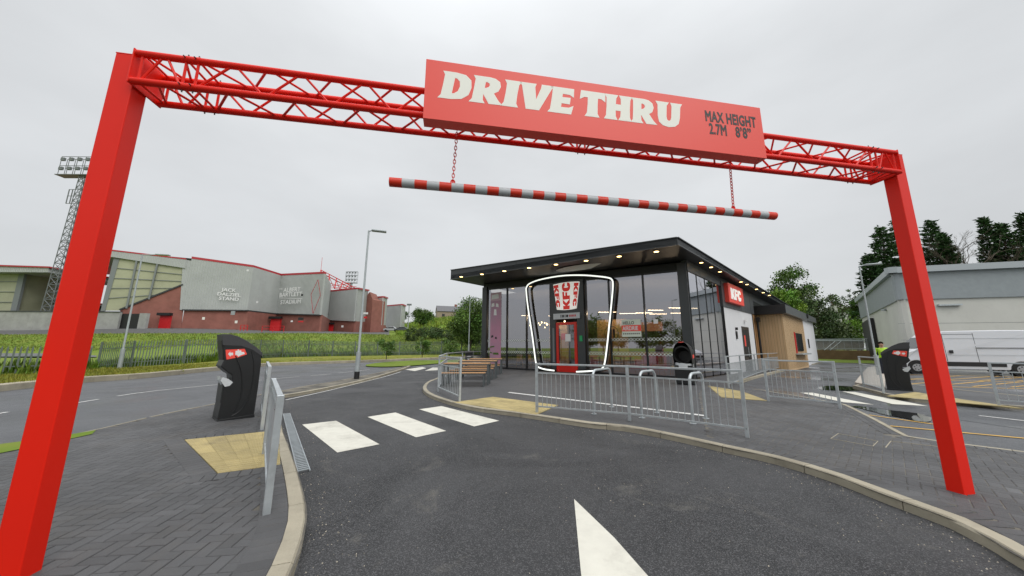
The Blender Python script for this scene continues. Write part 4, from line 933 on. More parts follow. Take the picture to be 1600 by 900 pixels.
# front glazing panes
mull = [FW + .35, -10.55, -9.02, -7.30, -5.05, -3.75, -2.0, -.40]
for x0, x1 in zip(mull, mull[1:]):
    if abs(x0 + 7.30) < .01: continue
    b = MB(); b.idx([F(x0 + .03, ZG + .08, .03), F(x1 - .03, ZG + .08, .03), F(x1 - .03, hd(x1), .03), F(x0 + .03, hd(x0), .03)], [(0, 1, 2, 3)])
    w_ = b.build('front_window', M_glaz, res, recalc=False)
    b = MB(); b.prism([F(x0, ZG, -.02), F(x1, ZG, -.02), F(x1, ZG + .08, -.02), F(x0, ZG + .08, -.02)], fI * .10); b.build('frame', M_dark2, w_); b = MB(); b.prism([F(x0, hd(x0), -.02), F(x1, hd(x1), -.02), F(x1, hd(x1) + .07, -.02), F(x0, hd(x0) + .07, -.02)], fI * .10); b.build('frame', M_dark2, w_)
    # white manifestation dots in two bands
    for zc in (1.02, 1.72):
        b = MB()
        k = x0 + .10
        while k < x1 - .08:
            c_ = F(k, zc + ZG, .024); r_ = .052
            b.idx([c_ + fX * (r_ * cos(a)) + UP * (r_ * sin(a)) for a in [pi / 2 * q for q in range(4)]], [(0, 1, 2, 3)])
            for (ax_, az_) in ((.058, .058), (-.058, .058)): c2 = F(k + ax_, zc + ZG + az_, .0235); b.idx([c2 + fX * (.026 * cos(a)) + UP * (.026 * sin(a)) for a in [pi / 2 * q for q in range(4)]], [(0, 1, 2, 3)])
            for (ax_, az_) in ((.058, -.058), (-.058, -.058)): c2 = F(k + ax_, zc + ZG + az_, .0235); b.idx([c2 + fX * (.026 * cos(a)) + UP * (.026 * sin(a)) for a in [pi / 2 * q for q in range(4)]], [(0, 1, 2, 3)])
            k += .165
        b.build('dotted_band', mat('frosted white film', (.62, .66, .62), .6), w_, recalc=False)
for x in mull[1:-1]:
    b = MB(); fbox(b, x - .035, x + .035, ZG, hd(x) + .05, -.04, .09); b.build('mullion', M_dark2, res, bevel=.004)
b = MB(); fbox(b, FW - .05, FW + .35, 0, 5.45, -.10, .35); b.build('left_column', M_dark, res, bevel=.006)
b = MB(); fbox(b, -.40, -.02, 0, 5.3, -.10, .30); b.build('corner_column', M_dark, res, bevel=.006)
b = MB(); b.prism([F(FW, hd(FW) + .07, -.03), F(-.02, hd(0) + .07, -.03), F(-.02, 5.32, -.03), F(FW, 5.66, -.03)], fI * .3); b.build('header_band', M_black, res)
# roof wedge: underside plane through four corners
def atp(p, z): return Vector((p.x, p.y, z))
rc = atz(1059, 383, 5.45); rl = atz(704, 437, 5.75)
side_dir = sT; rb = rc + sT * 23.0; rb.z = 4.72; rbl = rl + sT * 23.0 + fX * 0; rbl.z = 5.0
fh = up(rc, 371) - rc.z; fh2 = up(rl, 422) - rl.z
for nme, e0, e1 in (('roof_slab', .02, .30),):
    b = MB(); P4 = [rc, rl, rbl, rb]; b.idx([p + UP * e0 for p in P4] + [p + UP * e1 for p in P4], [(0, 1, 2, 3), (7, 6, 5, 4), (0, 1, 5, 4), (1, 2, 6, 5), (2, 3, 7, 6), (3, 0, 4, 7)]); b.build(nme, M_dark, res)
def fascia(a, c, h0, h1, name='fascia'):
    b = MB(); d = (c - a).normalized(); n = d.cross(UP); 
    b.idx([a, c, c + UP * h1, a + UP * h0] + [q - n * .05 for q in (a, c, c + UP * h1, a + UP * h0)], [(0, 1, 2, 3), (7, 6, 5, 4), (0, 1, 5, 4), (1, 2, 6, 5), (2, 3, 7, 6), (3, 0, 4, 7)])
    o = b.build(name, M_dark, res); return o
e = fX * .0
fo = fascia(rl + fX * -.0, rc, fh2, fh); fs_ = fascia(rc + sT * .0, rb, fh, fh * .8, 'side_fascia'); fl_ = fascia(rbl, rl, fh2, fh2, 'left_fascia')
# capping line on the fascia and panel joints
b = MB()
for a, c, h0, h1 in ((rl, rc, fh2, fh), (rc, rb, fh, fh * .8)):
    d = (c - a).normalized(); n = d.cross(UP); b.beam(a + UP * h0 + n * .015, c + UP * h1 + n * .015, .09, .035); b.beam(a + UP * .02 + n * .012, c + UP * .02 + n * .012, .04, .04)
b.build('roof_trim', M_dark, res)
b = MB()
for i in range(1, 5):
    q = rl.lerp(rc, i / 5); n = (rc - rl).normalized().cross(UP); hh = fh2 + (fh - fh2) * i / 5; b.beam(q + n * .004 + UP * .05, q + n * .004 + UP * (hh - .02), .012, .006)
for i in range(1, 9):
    q = rc.lerp(rb, i / 9); n = (rb - rc).normalized().cross(UP); b.beam(q + n * .004 + UP * .05, q + n * .004 + UP * (fh * .85), .012, .006)
b.build('fascia_joints', M_black, res)
# soffit
b = MB(); P4 = [rc - fX * .03 + sT * .03, rl + fX * .03 + sT * .03, rbl, rb]; b.idx([p + UP * .015 for p in P4], [(0, 1, 2, 3)]); b.build('soffit', mat('dark soffit boards', (.022, .021, .02), .45), res, recalc=False)
# downlights in the soffit, lit
M_down = mat('lit downlight', (1, .9, .7), emit=(1.0, .66, .25), estr=7)
n_s = (rl - rc).cross(rb - rc).normalized()
def soff(px, py):
    d = ray(px, py); c = Vector((0, 0, EYE)); t = (rc - c).dot(n_s) / d.dot(n_s); return c + d * t
dl = [(720.7, 432), (753, 428), (788, 423), (826.7, 418), (868.7, 412.7), (915.7, 406.7), (967.4, 400), (1025.5, 392.5)]
dl2 = [(1095.8, 409.8), (1111, 417), (1125, 424), (1157.7, 440), (1167, 444), (1182, 451.4), (1192.5, 456.7), (1202, 461)]
for px, py in dl + dl2:
    q = soff(px, py) - UP * .004
    if (px, py) in dl2:   # keep the side row a fixed distance inside the fascia
        pass
    b = MB(); r_ = .10 if (px, py) in dl else .075; b.tube([q, q + UP * -.018], r_ * 1.25, 16); g = b.build('downlight_ring', M_dark2, res)
    b = MB(); b.tube([q + UP * -.012, q + UP * -.024], r_, 16); b.build('lamp_lens', M_down, g)
    if (px, py) in dl and px > 760 and px < 1000 or px in (1125, 1167): 
        pl_ = bpy.data.lights.new('downlight', 'SPOT'); pl_.energy = 12; pl_.color = (1, .82, .55); pl_.spot_size = radians(110); pl_.shadow_soft_size = .05
        lo = bpy.data.objects.new('downlight', pl_); SC.collection.objects.link(lo); lo.location = q - UP * .03 - RO; lo.parent = res
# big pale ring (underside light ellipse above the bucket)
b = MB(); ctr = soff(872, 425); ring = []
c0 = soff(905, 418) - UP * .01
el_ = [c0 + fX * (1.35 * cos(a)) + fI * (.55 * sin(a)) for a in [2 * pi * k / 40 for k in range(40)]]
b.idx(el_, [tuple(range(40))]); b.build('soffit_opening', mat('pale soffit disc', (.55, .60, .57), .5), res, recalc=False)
# side glazing
sm = [.12, 1.15, 2.25, 3.35, 4.55]; sh = lambda t: 4.92 - t * .035
for t0, t1 in zip(sm, sm[1:]):
    b = MB(); b.idx([S(t0 + .03, ZG + .05, -.03), S(t1 - .03, ZG + .05, -.03), S(t1 - .03, sh(t1), -.03), S(t0 + .03, sh(t0), -.03)], [(0, 1, 2, 3)])
    b.build('side_window', M_glaz2, res, recalc=False)
for t0 in sm: b = MB(); sbox(b, t0 - .03, t0 + .03, ZG, sh(t0), -.06, -.012); b.build('mullion', M_dark2, res)
b = MB(); b.prism([S(0, sh(0), .02), S(24, sh(0) - .75, .02), S(24, 4.7, .02), S(0, 5.40, .02)], sX * -.25); b.build('side_header', M_greypanel, res)
b = MB(); sbox(b, 4.6, 11, 3.66, 5.05, -.2, .05); b.build('side_cladding', M_greypanel, res)
b = MB()
for t_ in (8.05, 10.2): sbox(b, t_, t_ + .015, 3.7, 5.0, .05, .056)
b.build('cladding_joint', M_black, res)
# white wall + door
b = MB(); sbox(b, 4.68, 10.6, 0, 3.655, -.25, .0); ww = b.build('white_wall', M_render, res)
b = MB(); sbox(b, 4.60, 4.69, 0, 3.66, -.25, .03); b.build('wall_edge_trim', M_dark2, res); b = MB(); sbox(b, 10.52, 10.62, 0, 3.66, -.25, .03); b.build('wall_edge_trim', M_dark2, res)
b = MB(); sbox(b, 7.75, 9.25, ZG, 2.72, 0, .03); dr_ = b.build('side_door', M_dark2, res)
b = MB(); sbox(b, 7.92, 8.47, .9, 2.55, .03, .036); sbox(b, 8.55, 9.1, .3, 2.55, .03, .036); b.build('door_glass', M_black, dr_)
b = MB(); sbox(b, 7.98, 8.25, 1.55, 2.2, .037, .04); b.build('poster', M_signred, dr_); b = MB(); b.tube([S(8.5, .95, .07), S(8.5, 1.5, .07)], .015, 8); b.build('handle', M_galv, dr_)
for t_, z_ in ((6.55, 2.35), ): 
    b = MB(); sbox(b, t_ - .10, t_ + .10, 1.95, 2.38, .0, .06); g = b.build('wall_lantern', M_bin, res); b = MB(); b.tube([S(t_, 2.45, .05), S(t_, 2.6, .05)], .07, 12); b.build('camera_dome', M_black, g)
b = MB(); b.tube([S(8.5, 3.02, .06), S(8.5, 3.14, .06)], .11, 12); b.build('round_wall_light', M_white, res)
# side sign
b = MB(); sbox(b, 5.0, 7.88, 3.92, 4.99, .05, .26); sg_ = b.build('side_sign', M_signred, res, bevel=.01)
lettering('KFC', .62, S(5.33, 4.12, .262), sT, UP, mat('lit white letters', (.9, .9, .88), .4, emit=(1, 1, .95), estr=.25), sg_, xs=1.50, sp=.0, depth=.03)
# recess, downpipe
b = MB(); sbox(b, 10.6, 12.1, 0, 3.66, -.3, -.1); b.build('recess_wall', M_timber, res)
M_wood = mat('vertical timber boards', (.68, .49, .29), .6, col2=(.56, .38, .20), vscale=5, stretch=(3, 3, .12))
b = MB(); b.tube([S(11.55, .1, .06), S(11.55, 3.3, .06)], .07, 10); dp = b.build('downpipe', M_black, res, smooth=True); b = MB(); sbox(b, 11.38, 11.72, 3.2, 3.5, .0, .2); b.build('hopper', M_black, dp)
b = MB(); sbox(b, 12.0, 20.2, 0, 3.68, -.3, 1.35); wd = b.build('timber_bay', M_wood, res)
b = MB(); zz = .14
for k in range(9): sbox(b, 11.992, 12.0, .1, 3.66, -.05 + k * .16, -.045 + k * .16 + .003)
for k in range(50): sbox(b, 12.1 + k * .16, 12.105 + k * .16, .1, 3.66, 1.35, 1.356)
b.build('board_gaps', mat('board shadow gap', (.16, .09, .045), .8), wd)
b = MB(); sbox(b, 11.6, 20.5, 3.69, 4.26, -.3, 1.62); b.build('bay_fascia', M_greypanel, res)
b = MB(); sbox(b, 11.58, 11.62, 3.68, 4.27, -.3, 1.63); b.build('bay_fascia_end', M_black, res)
b = MB(); sbox(b, 15.4, 18.4, 1.25, 2.55, 1.35, 1.40); wn = b.build('serving_window', M_glassdark, res)
b = MB(); sbox(b, 15.3, 15.5, 1.1, 2.6, 1.35, 1.41); b.build('red_frame', M_redpaint, wn)
b = MB(); sbox(b, 15.0, 19.0, 1.0, 1.1, 1.35, 1.75); b.build('window_ledge', M_galvd, res)
b = MB(); sbox(b, 20.2, 29.5, 0, 4.0, -.3, 1.0); b.build('rear_white_wall', M_render, res)
b = MB(); sbox(b, 20.0, 29.8, 4.0, 4.5, -.3, 1.25); b.build('rear_fascia', M_greypanel, res)
b = MB(); sbox(b, 20.4, 21.0, 3.9, 4.25, 1.0, 1.7); b.build('rear_light_box', M_black, res)
b = MB(); sbox(b, 24.4, 24.8, 1.5, 2.3, 1.0, 1.06); b.build('wall_unit', M_black, res)
# body, interior
b = MB(); q = [F(FW, 0, .35), F(FW, 0, 10.5)]; 
L1 = F(FW, 0, .3); L2 = L1 + sT * 24
b.prism([L1 + UP * 0, L1 + sT * 24, L1 + sT * 24 - sX * .2, L1 - sX * .2], UP * 5.2); b.build('left_wall', M_dark, res)
IN = 8.0
M_floor = mat('interior floor tile', (.16, .15, .14), .35); M_ply = mat('plywood partition', (.55, .33, .12), .6, var=.1, vscale=1.5); M_ceil = mat('interior ceiling', (.10, .10, .10), .8)
b = MB(); q4 = [F(-.3, .09, .1), F(FW + .3, .09, .1), F(FW + .3, .09, .1) + sT * 10, F(-.3, .09, .1) + sT * 10]; b.idx(q4, [(0, 1, 2, 3)]); b.build('interior_floor', M_floor, res, recalc=False)
b = MB(); b.idx([q + UP * 4.75 for q in q4], [(3, 2, 1, 0)]); b.build('interior_ceiling', M_ceil, res, recalc=False)
b = MB(); b.prism([q4[2], q4[3], q4[3] + sT * .15, q4[2] + sT * .15], UP * 4.8); b.build('interior_back_wall', mat('interior brown wall', (.20, .12, .07), .8, var=.2, vscale=.7), res)
def inb(name, x0, x1, z0, z1, y0, y1, m, par=res): b = MB(); fbox(b, x0, x1, z0, z1, y0, y1); return b.build(name, m, par)
pt = inb('timber_partition', -8.75, -7.45, .1, 3.0, 2.2, 2.4, M_ply); pt2 = inb('timber_partition', -5.3, -3.6, .1, 3.0, 1.9, 2.1, M_ply)
inb('picture', -8.35, -7.95, 1.7, 2.6, 2.16, 2.2, M_dark, pt); inb('red_notice', -7.85, -7.5, 1.9, 2.3, 2.16, 2.2, M_redpaint, pt)
b = MB(); c_ = F(-4.45, 2.22, 1.88); b.tube([c_ + fX * (.40 * cos(a)) + UP * (.40 * sin(a)) for a in [2 * pi * k / 32 for k in range(33)]], .018, 6, False); rg = b.build('round_emblem', M_black, res)
text_mesh('11', .62, F(-4.45, 2.0, 1.87), fX, UP, M_ink, 'emblem_digits', rg, bold=.03, align='CENTER')
inb('serving_counter', -7.5, -2.5, .1, 1.15, 5.5, 6.2, M_redpaint); inb('menu_screens', -7.2, -2.8, 2.5, 3.1, 6.3, 6.35, mat('lit menu screen', (.4, .1, .06), emit=(1, .45, .25), estr=.25))
for x_, y_ in ((-9.9, 1.6), (-8.1, 1.1), (-4.4, .9), (-2.6, 1.6), (-1.2, 2.6)):      # fill points added to brighten the interior, without fittings of their own
    al = bpy.data.lights.new('interior_fill_light', 'POINT'); al.energy = 65; al.shadow_soft_size = .04; al.color = (1, .80, .58); lo = bpy.data.objects.new('interior_fill_light', al); SC.collection.objects.link(lo); lo.location = F(x_, 3.3, y_) - RO; lo.parent = res
M_strip = mat('interior strip light', (1, .9, .75), emit=(1.0, .78, .55), estr=7)
for i, (x, y, z, L_) in enumerate([(-9.3, 3.0, 3.55, .9), (-8.6, 4.2, 3.5, 1.0), (-7.9, 1.6, 3.42, 1.1), (-5.0, 1.5, 3.42, 1.2), (-4.4, 3.2, 3.45, 1.2), (-3.2, 2.4, 3.35, 1.1), (-2.9, 4.0, 3.4, 1.2), (-2.4, 2.0, 3.42, .9), (-2.0, 5.2, 3.5, 1.2), (-1.4, 2.2, 3.5, .8), (-.9, 2.9, 3.5, .9), (-1.1, 4.2, 3.65, .9), (-11.6, 3.0, 3.7, .8)]):
    b = MB(); b.beam(F(x, z, y), F(x + L_ * .7, z, y + .5), .05, .03); b.build('strip_light', M_strip, res)
b = MB()
random.seed(11)
for k in range(16): 
    c_ = F(random.uniform(-10.3, -8.2), random.uniform(2.75, 3.15), random.uniform(1.6, 3.6)); b.box(c_, (.07, .07, .07)); 
b.build('pendant_lamps', mat('pendant bulb', (1, .9, .6), emit=(1, .8, .45), estr=9), res)
# pink window graphic on the leftmost pane
M_pink = mat('pink window film', (.56, .24, .36), .5, col2=(.42, .26, .35), vscale=.8); x0, x1 = -11.98, -11.05
gph = inb('window_graphic', x0, x1, ZG + .15, 4.45, .016, .024, M_pink)
M_pinkpale = mat('pale pink film', (.62, .42, .50), .5)
inb('pale_panel', x0, x1, 4.45, 5.0, .016, .024, M_pinkpale, gph)
for (a0, a1, z0, z1, m_) in ((.08, .72, 4.55, 4.85, M_white), (.08, .36, 4.05, 4.28, M_white), (.46, .72, 4.05, 4.28, M_white), (.3, .55, 3.5, 3.9, M_white), (.08, .30, 2.02, 2.16, M_black), (.42, .60, 1.95, 2.08, M_black), (.0, .4, 1.38, 1.46, M_leaf_mid), (.28, .76, .95, 1.08, M_leaf_mid), (.0, .24, 1.05, 1.12, M_leaf_mid), (.4, .72, .50, .56, M_black)):
    b = MB(); xx0, xx1 = x0 + a0, x0 + a1; sk = random.uniform(-.05, .05); b.prism([F(xx0, z0, .010), F(xx1, z0 + sk, .010), F(xx1 - .04, z1 + sk, .010), F(xx0 + .03, z1, .010)], fI * .004); b.build('graphic_shape', m_, gph)
# entrance portal, door, bucket sign
po = inb('entrance_portal', -7.22, -5.12, 3.15, hd(-6) + .05, -.16, .02, M_dark)
inb('portal_jamb', -7.22, -6.92, ZG, 3.15, -.12, .02, M_dark, po); inb('portal_jamb', -5.56, -5.12, ZG, 3.15, -.12, .02, M_dark, po)
inb('portal_strip', -7.0, -5.35, 2.98, 3.30, -.20, -.16, mat('pale sign strip', (.55, .58, .62), .4), po)
dtx = F(-6.55, 3.06, -.2015); b = MB()
for k, (w_, h_) in enumerate([(.05, .16), (.11, .14), (.04, .16), (.12, .13)]): b.box(F(-6.5 + k * .13, 3.14, -.203), (w_, .003, h_), (fX, fI, UP))
b.build('strip_mark', M_ink, po)
b = MB()
for k in range(5): b.box(F(-5.95 + k * .085, 3.14, -.203), (.055, .003, .11), (fX, fI, UP))
b.build('strip_mark', M_redpaint, po)
dr = MB(); x0, x1, z0, z1 = -6.90, -5.60, ZG, 2.80
for (a0, a1, c0_, c1_) in ((x0, x0 + .17, z0, z1), (x1 - .17, x1, z0, z1), (x0 + .17, x1 - .17, z1 - .14, z1), (x0 + .17, x1 - .17, z0, z0 + .38)): fbox(dr, a0, a1, c0_, c1_, -.10, -.04)
dr = dr.build('entrance_door', mat('glossy red door', (.62, .02, .012), .25), res, bevel=.006)
b = MB(); fbox(b, x0 + .17, x1 - .17, z0 + .38, z1 - .14, -.075, -.065); b.build('door_glass', M_doorglass, dr)
b = MB(); b.tube([F(x0 + .25, .75, -.15), F(x0 + .25, 2.05, -.15)], .022, 8); b.tube([F(x0 + .25, .8, -.15), F(x0 + .25, .8, -.09)], .015, 6); b.tube([F(x0 + .25, 2.0, -.15), F(x0 + .25, 2.0, -.09)], .015, 6); b.build('handle', M_dark2, dr)
inb('door_notice', -6.32, -6.0, 1.75, 2.15, -.08, -.078, M_white, dr); inb('green_door_button', -5.42, -5.26, 1.75, 2.05, -.16, -.12, mat('green sign', (.02, .35, .12), .5), po)
inb('opening_hours_panel', -7.12, -7.0, .6, 2.5, -.125, -.12, mat('grey printed panel', (.18, .19, .2), .5), po)
# bucket sign
bk = MB(); zt_, zb_ = 4.98, 3.52; cx_ = -6.12
def bkp(u, v, y=-.26):   # u -1..1, v 0..1 up
    hw = .60 + .22 * v; bow = .10; zz_ = zb_ + (zt_ - zb_) * v; zz_ += (bow * (1 - u * u)) * (v - .5) * 1.0 - (0 if v > .5 else 0); return F(cx_ + u * hw, zz_ + (-.0), y)
NB = 16; M_bk = mat('lit bucket white', (.88, .88, .84), .4, emit=(1, .99, .92), estr=.35); M_bkr = mat('lit bucket red', (.66, .03, .02), .4, emit=(1, .03, .02), estr=.2)
out = [bkp(-1 + 2 * k / NB, 1) for k in range(NB + 1)] + [bkp(1 - 2 * k / NB, 0) for k in range(NB + 1)]
bk.prism([p + fI * .0 for p in out], fI * .09); bks = bk.build('bucket_sign', M_bk, res)
def bkletters(word, u0, u1, v0, v1):     # letters rotated to read upwards
    from mathutils.geometry import tessellate_polygon
    b = MB(); tot = sum(LET[c][2] for c in word); x = 0
    for ch in word:
        outer, holes, adv = LET[ch]; P2 = []
        for px, py in grow(outer[0], .012):
            v = v0 + (v1 - v0) * ((x + px) / tot); u = u1 + (u0 - u1) * py; P2.append((u, v))
        P3 = [Vector((u, v, 0)) for u, v in P2]; tr2 = tessellate_polygon([P3]); b.idx([bkp(u, v, -.266) for u, v in P2], [tuple(t) for t in tr2]); x += adv
    return b.build('bucket_lettering', M_bkr, bks, recalc=False)
bkletters('KFC', -.30, .34, .02, 1.0); bkletters('KFC', -.60, -.98, .95, .08)
def bkflip(word, u0, u1, v0, v1):
    from mathutils.geometry import tessellate_polygon
    b = MB(); tot = sum(LET[c][2] for c in word); x = 0
    for ch in word:
        outer, holes, adv = LET[ch]; P2 = [(u1 + (u0 - u1) * py, v0 + (v1 - v0) * ((x + px) / tot)) for px, py in grow(outer[0], .012)]
        P3 = [Vector((u, v, 0)) for u, v in P2]; b.idx([bkp(u, v, -.266) for u, v in P2], [tuple(t) for t in tessellate_polygon([P3])]); x += adv
    return b.build('bucket_lettering', M_bkr, bks, recalc=False)
bkflip('KFC', .98, .64, .95, .08)
# illuminated bucket outline in front of the glass
bo = [(-8.80, 4.75), (-8.78, 5.02), (-8.55, 5.22), (-7.9, 5.36), (-6.9, 5.42), (-6.0, 5.40), (-5.0, 5.28), (-4.2, 5.12), (-3.65, 4.98), (-3.44, 4.86), (-3.38, 4.60), (-3.48, 3.8), (-3.82, 1.6), (-4.0, .66), (-4.12, .42), (-4.35, .30), (-4.9, .22), (-5.58, .16)]
bo2 = [(-6.92, .16), (-7.5, .20), (-7.95, .30), (-8.10, .48), (-8.18, .80), (-8.36, 2.0), (-8.68, 3.8), (-8.80, 4.75)]
fr_ = MB()
pts = arc([F(x, z, -.32) for x, z in bo2[:-1] + bo], 4); fr_.tube([p + fI * .10 for p in pts], .095, 4, True); ofr = fr_.build('bucket_outline', M_dark2, res)
b = MB(); b.tube(pts, .038, 8); b.build('light_tube', mat('white light tube', (1, 1, 1), emit=(.95, 1, .92), estr=1.1), ofr, smooth=True)
b = MB()
for x, z in ((-8.5, 5.2), (-3.6, 4.9), (-8.1, .6), (-4.1, .5)): b.tube([F(x, z, -.25), F(x, z, 0)], .03, 6)
b.build('bracket', M_dark2, ofr)
# hello board behind the glass, seen from outside
hb = inb('window_poster', -3.16, -2.22, 1.95, 2.80, .008, .018, mat('poster white', (.70, .76, .66), .6)); inb('red_band', -3.16, -2.22, 2.22, 2.52, .004, .008, M_signred, hb)
text_mesh('HELLO', .22, F(-3.10, 2.56, .006), fX, UP, M_ink, 'poster_text', hb, bold=.012, xscale=.85); text_mesh('AIRDRIE', .28, F(-3.12, 2.27, .002), fX, UP, M_white, 'poster_text', hb, bold=.02, xscale=.75)
b = MB()
for k in range(9): b.box(F(-3.08 + k * .095, 2.10, .006), (.055, .003, .06), (fX, fI, UP))
b.build('small_print', M_ink, hb)
inb('small_notice', -1.62, -1.42, 2.55, 2.75, .01, .018, M_white)
# interior furniture
def stool(c, label):
    t = thing('cafe_chair', c, label, 'chair', 'chairs inside the restaurant'); b = MB(); b.box(c + UP * .46, (.4, .4, .04)); b.build('seat', M_ply, t); b = MB(); b.box(c + Vector((0, .19, .70)), (.38, .03, .34)); b.build('backrest', M_ply, t)
    for sx in (-1, 1):
        for sy in (-1, 1): b = MB(); b.beam(c + Vector((sx * .17, sy * .17, .45)), c + Vector((sx * .22, sy * .22, 0)), .03); b.build('leg', M_ply, t)
    return t
ch0 = None
for i, (x, y) in enumerate([(-10.2, .9), (-9.6, 1.3), (-8.2, 1.1), (-4.6, .9), (-3.9, 1.3), (-3.2, .9), (-2.6, 1.5), (-1.8, .9), (-1.1, 1.4)]):
    c_ = F(x, .09, y)
    if ch0 is None: ch0 = stool(c_, 'light wood cafe chair behind the restaurant glass')
    else: dup(ch0, c_, rz=i * .7, label='light wood cafe chair behind the restaurant glass')
# ================================================================== STADIUM
M_clad = mat('ribbed grey cladding', (.44, .46, .45), .6, var=.07, vscale=.25, dirt=.12)
def ribbed(m):
    t = m.node_tree; b = t.nodes['Principled BSDF']; w = N(t, 'ShaderNodeTexWave', wave_type='BANDS', bands_direction='X'); w.inputs['Scale'].default_value = .9
    ge = N(t, 'ShaderNodeNewGeometry'); t.links.new(N(t, 'ShaderNodeTexCoord').outputs['Object'], w.inputs[0]); bp = N(t, 'ShaderNodeBump'); bp.inputs['Strength'].default_value = .8; bp.inputs['Distance'].default_value = .08
    t.links.new(w.outputs[1], bp.inputs['Height']); t.links.new(bp.outputs[0], b.inputs['Normal'])
ribbed(M_clad)
M_redtrim = mat('red roof trim', (.45, .03, .04), .5); M_yell = mat('translucent yellow sheeting', (.38, .39, .26), .5, var=.12, vscale=.35)
M_greycol = mat('grey steel frame', (.20, .22, .22), .6)
def pt(px, py, Y): return V(px, py, Y)
def base(px, py, Y): q = V(px, py, Y); return q
st = thing('football_stand', base(384, 515, 72), 'long grey-clad football stand on a red brick base with white stadium lettering', 'stadium stand')
def wallstrip(b, B, topf, botf=None, th=.4, drop=0):
    """B: list of ground points; topf/botf: heights at those points"""
    for i in range(len(B) - 1):
        a, c = B[i], B[i + 1]; d = (c - a); d.z = 0; d.normalize(); n = Vector((-d.y, d.x, 0)); n = n if n.y > 0 else -n
        z0a = botf[i] if botf else a.z - drop; z0c = botf[i + 1] if botf else c.z - drop
        b.prism([atp(a, z0a), atp(c, z0c), atp(c, topf[i + 1]), atp(a, topf[i])], n * th)
# main wall polyline
K = [(290, 512, 67), (384, 515, 72), (430, 516.3, 80), (498, 518, 76)]
K[0] = (283, 512, 66.6); KB = [base(*k) for k in K]
mid = [up(p, y) for p, y in zip(KB, (484, 485, 490, 492))]; top = [up(p, y) for p, y in zip(KB, (404.8, 418, 431, 428))]
b = MB(); wallstrip(b, KB, mid, None, drop=1.5); b.build('brick_base', M_brick, st)
b = MB(); off = [p + Vector((0, -.35, 0)) for p in KB]; wallstrip(b, off, top, mid); cl_ = b.build('cladding', M_clad, st)
b = MB(); wallstrip(b, [p + Vector((0, -.4, 0)) for p in KB], [z + .45 for z in top], [z for z in top], th=.7); b.build('roof_edge', M_redtrim, st)
b = MB(); wallstrip(b, [p + Vector((0, -.5, 0)) for p in KB], [z + .05 for z in mid], [z - .18 for z in mid], th=.3); b.build('cladding_sill', M_dark, st)
# right return of the main block
Rr = [base(498, 518, 76), base(512, 519, 92)]
b = MB(); wallstrip(b, Rr, [up(Rr[0], 492), up(Rr[1], 500)], None, drop=1.5); b.build('brick_base', M_brick, st)
Rq = [Rr[0] + Vector((0, -.35, 0)), base(507, 519, 86)]
b = MB(); wallstrip(b, Rq, [up(Rq[0], 428), up(Rq[1], 444)], [up(Rq[0], 492), up(Rq[1], 497)]); b.build('return_cladding', M_clad, st)
# red diamond outline
q = [base(497 + 0, 0, 76)]; Z_ = lambda x, y, Y=75.2: V(x, y, Y)
b = MB(); dm = [Z_(497, 437), Z_(486, 460), Z_(489, 490), Z_(500.5, 462), Z_(497, 437)]
for a, c in zip(dm, dm[1:]): b.tube([a, c], .055, 5)
b.build('red_diamond', M_redtrim, st)
# second and later bays
def bay(pts, ymid, ytop, lab=None):
    B = [base(*p) for p in pts]; mz = [up(p, y) for p, y in zip(B, ymid)]; tz = [up(p, y) for p, y in zip(B, ytop)]
    b = MB(); wallstrip(b, B, mz, None, drop=1.5); b.build('brick_base', M_brick, st)
    B2 = [p + Vector((0, -.35, 0)) for p in B]; b = MB(); wallstrip(b, B2, tz, mz); b.build('cladding', M_clad, st)
    b = MB(); wallstrip(b, [p + Vector((0, -.4, 0)) for p in B], [z + .4 for z in tz], tz, th=.7); b.build('roof_edge', M_redtrim, st)
bay([(503, 519, 94), (512, 519, 92), (552, 520, 88), (569, 520, 97)], (500, 500, 502, 503), (453, 456, 452, 455))
bay([(577, 520, 104), (594, 520.5, 99), (600, 520, 106)], (507, 508, 508), (466, 465, 467))
bay([(600, 517.5, 118), (625, 517.5, 112), (630, 517, 120)], (511, 512, 512), (479, 477, 479))
tb_ = [base(567, 521, 96), base(578, 521, 95)]
b = MB(); wallstrip(b, tb_, [up(tb_[0], 464), up(tb_[1], 468)], None, th=5, drop=1.5); b.prism([atp(tb_[0], up(tb_[0], 464)), atp(tb_[1], up(tb_[1], 468)), atp((tb_[0] + tb_[1]) / 2, up((tb_[0] + tb_[1]) / 2, 456))], (0, 5, 0)); b.build('gabled_tower', M_brick, st)
for (x, y0, y1, Y) in ((562.5, 460, 500, 92.2), (598, 470, 505, 102), (628.5, 484, 508, 116)):
    b = MB(); 
    for k in range(3): ya = y0 + (y1 - y0) * k / 3; yb = y0 + (y1 - y0) * (k + 1) / 3; P4 = [V(x, ya, Y), V(x - 1.6, (ya + yb) / 2, Y), V(x, yb, Y), V(x + 1.6, (ya + yb) / 2, Y)]; [b.tube([P4[i], P4[(i + 1) % 4]], .09, 4) for i in range(4)]
    b.build('red_diamond', M_redtrim, st)
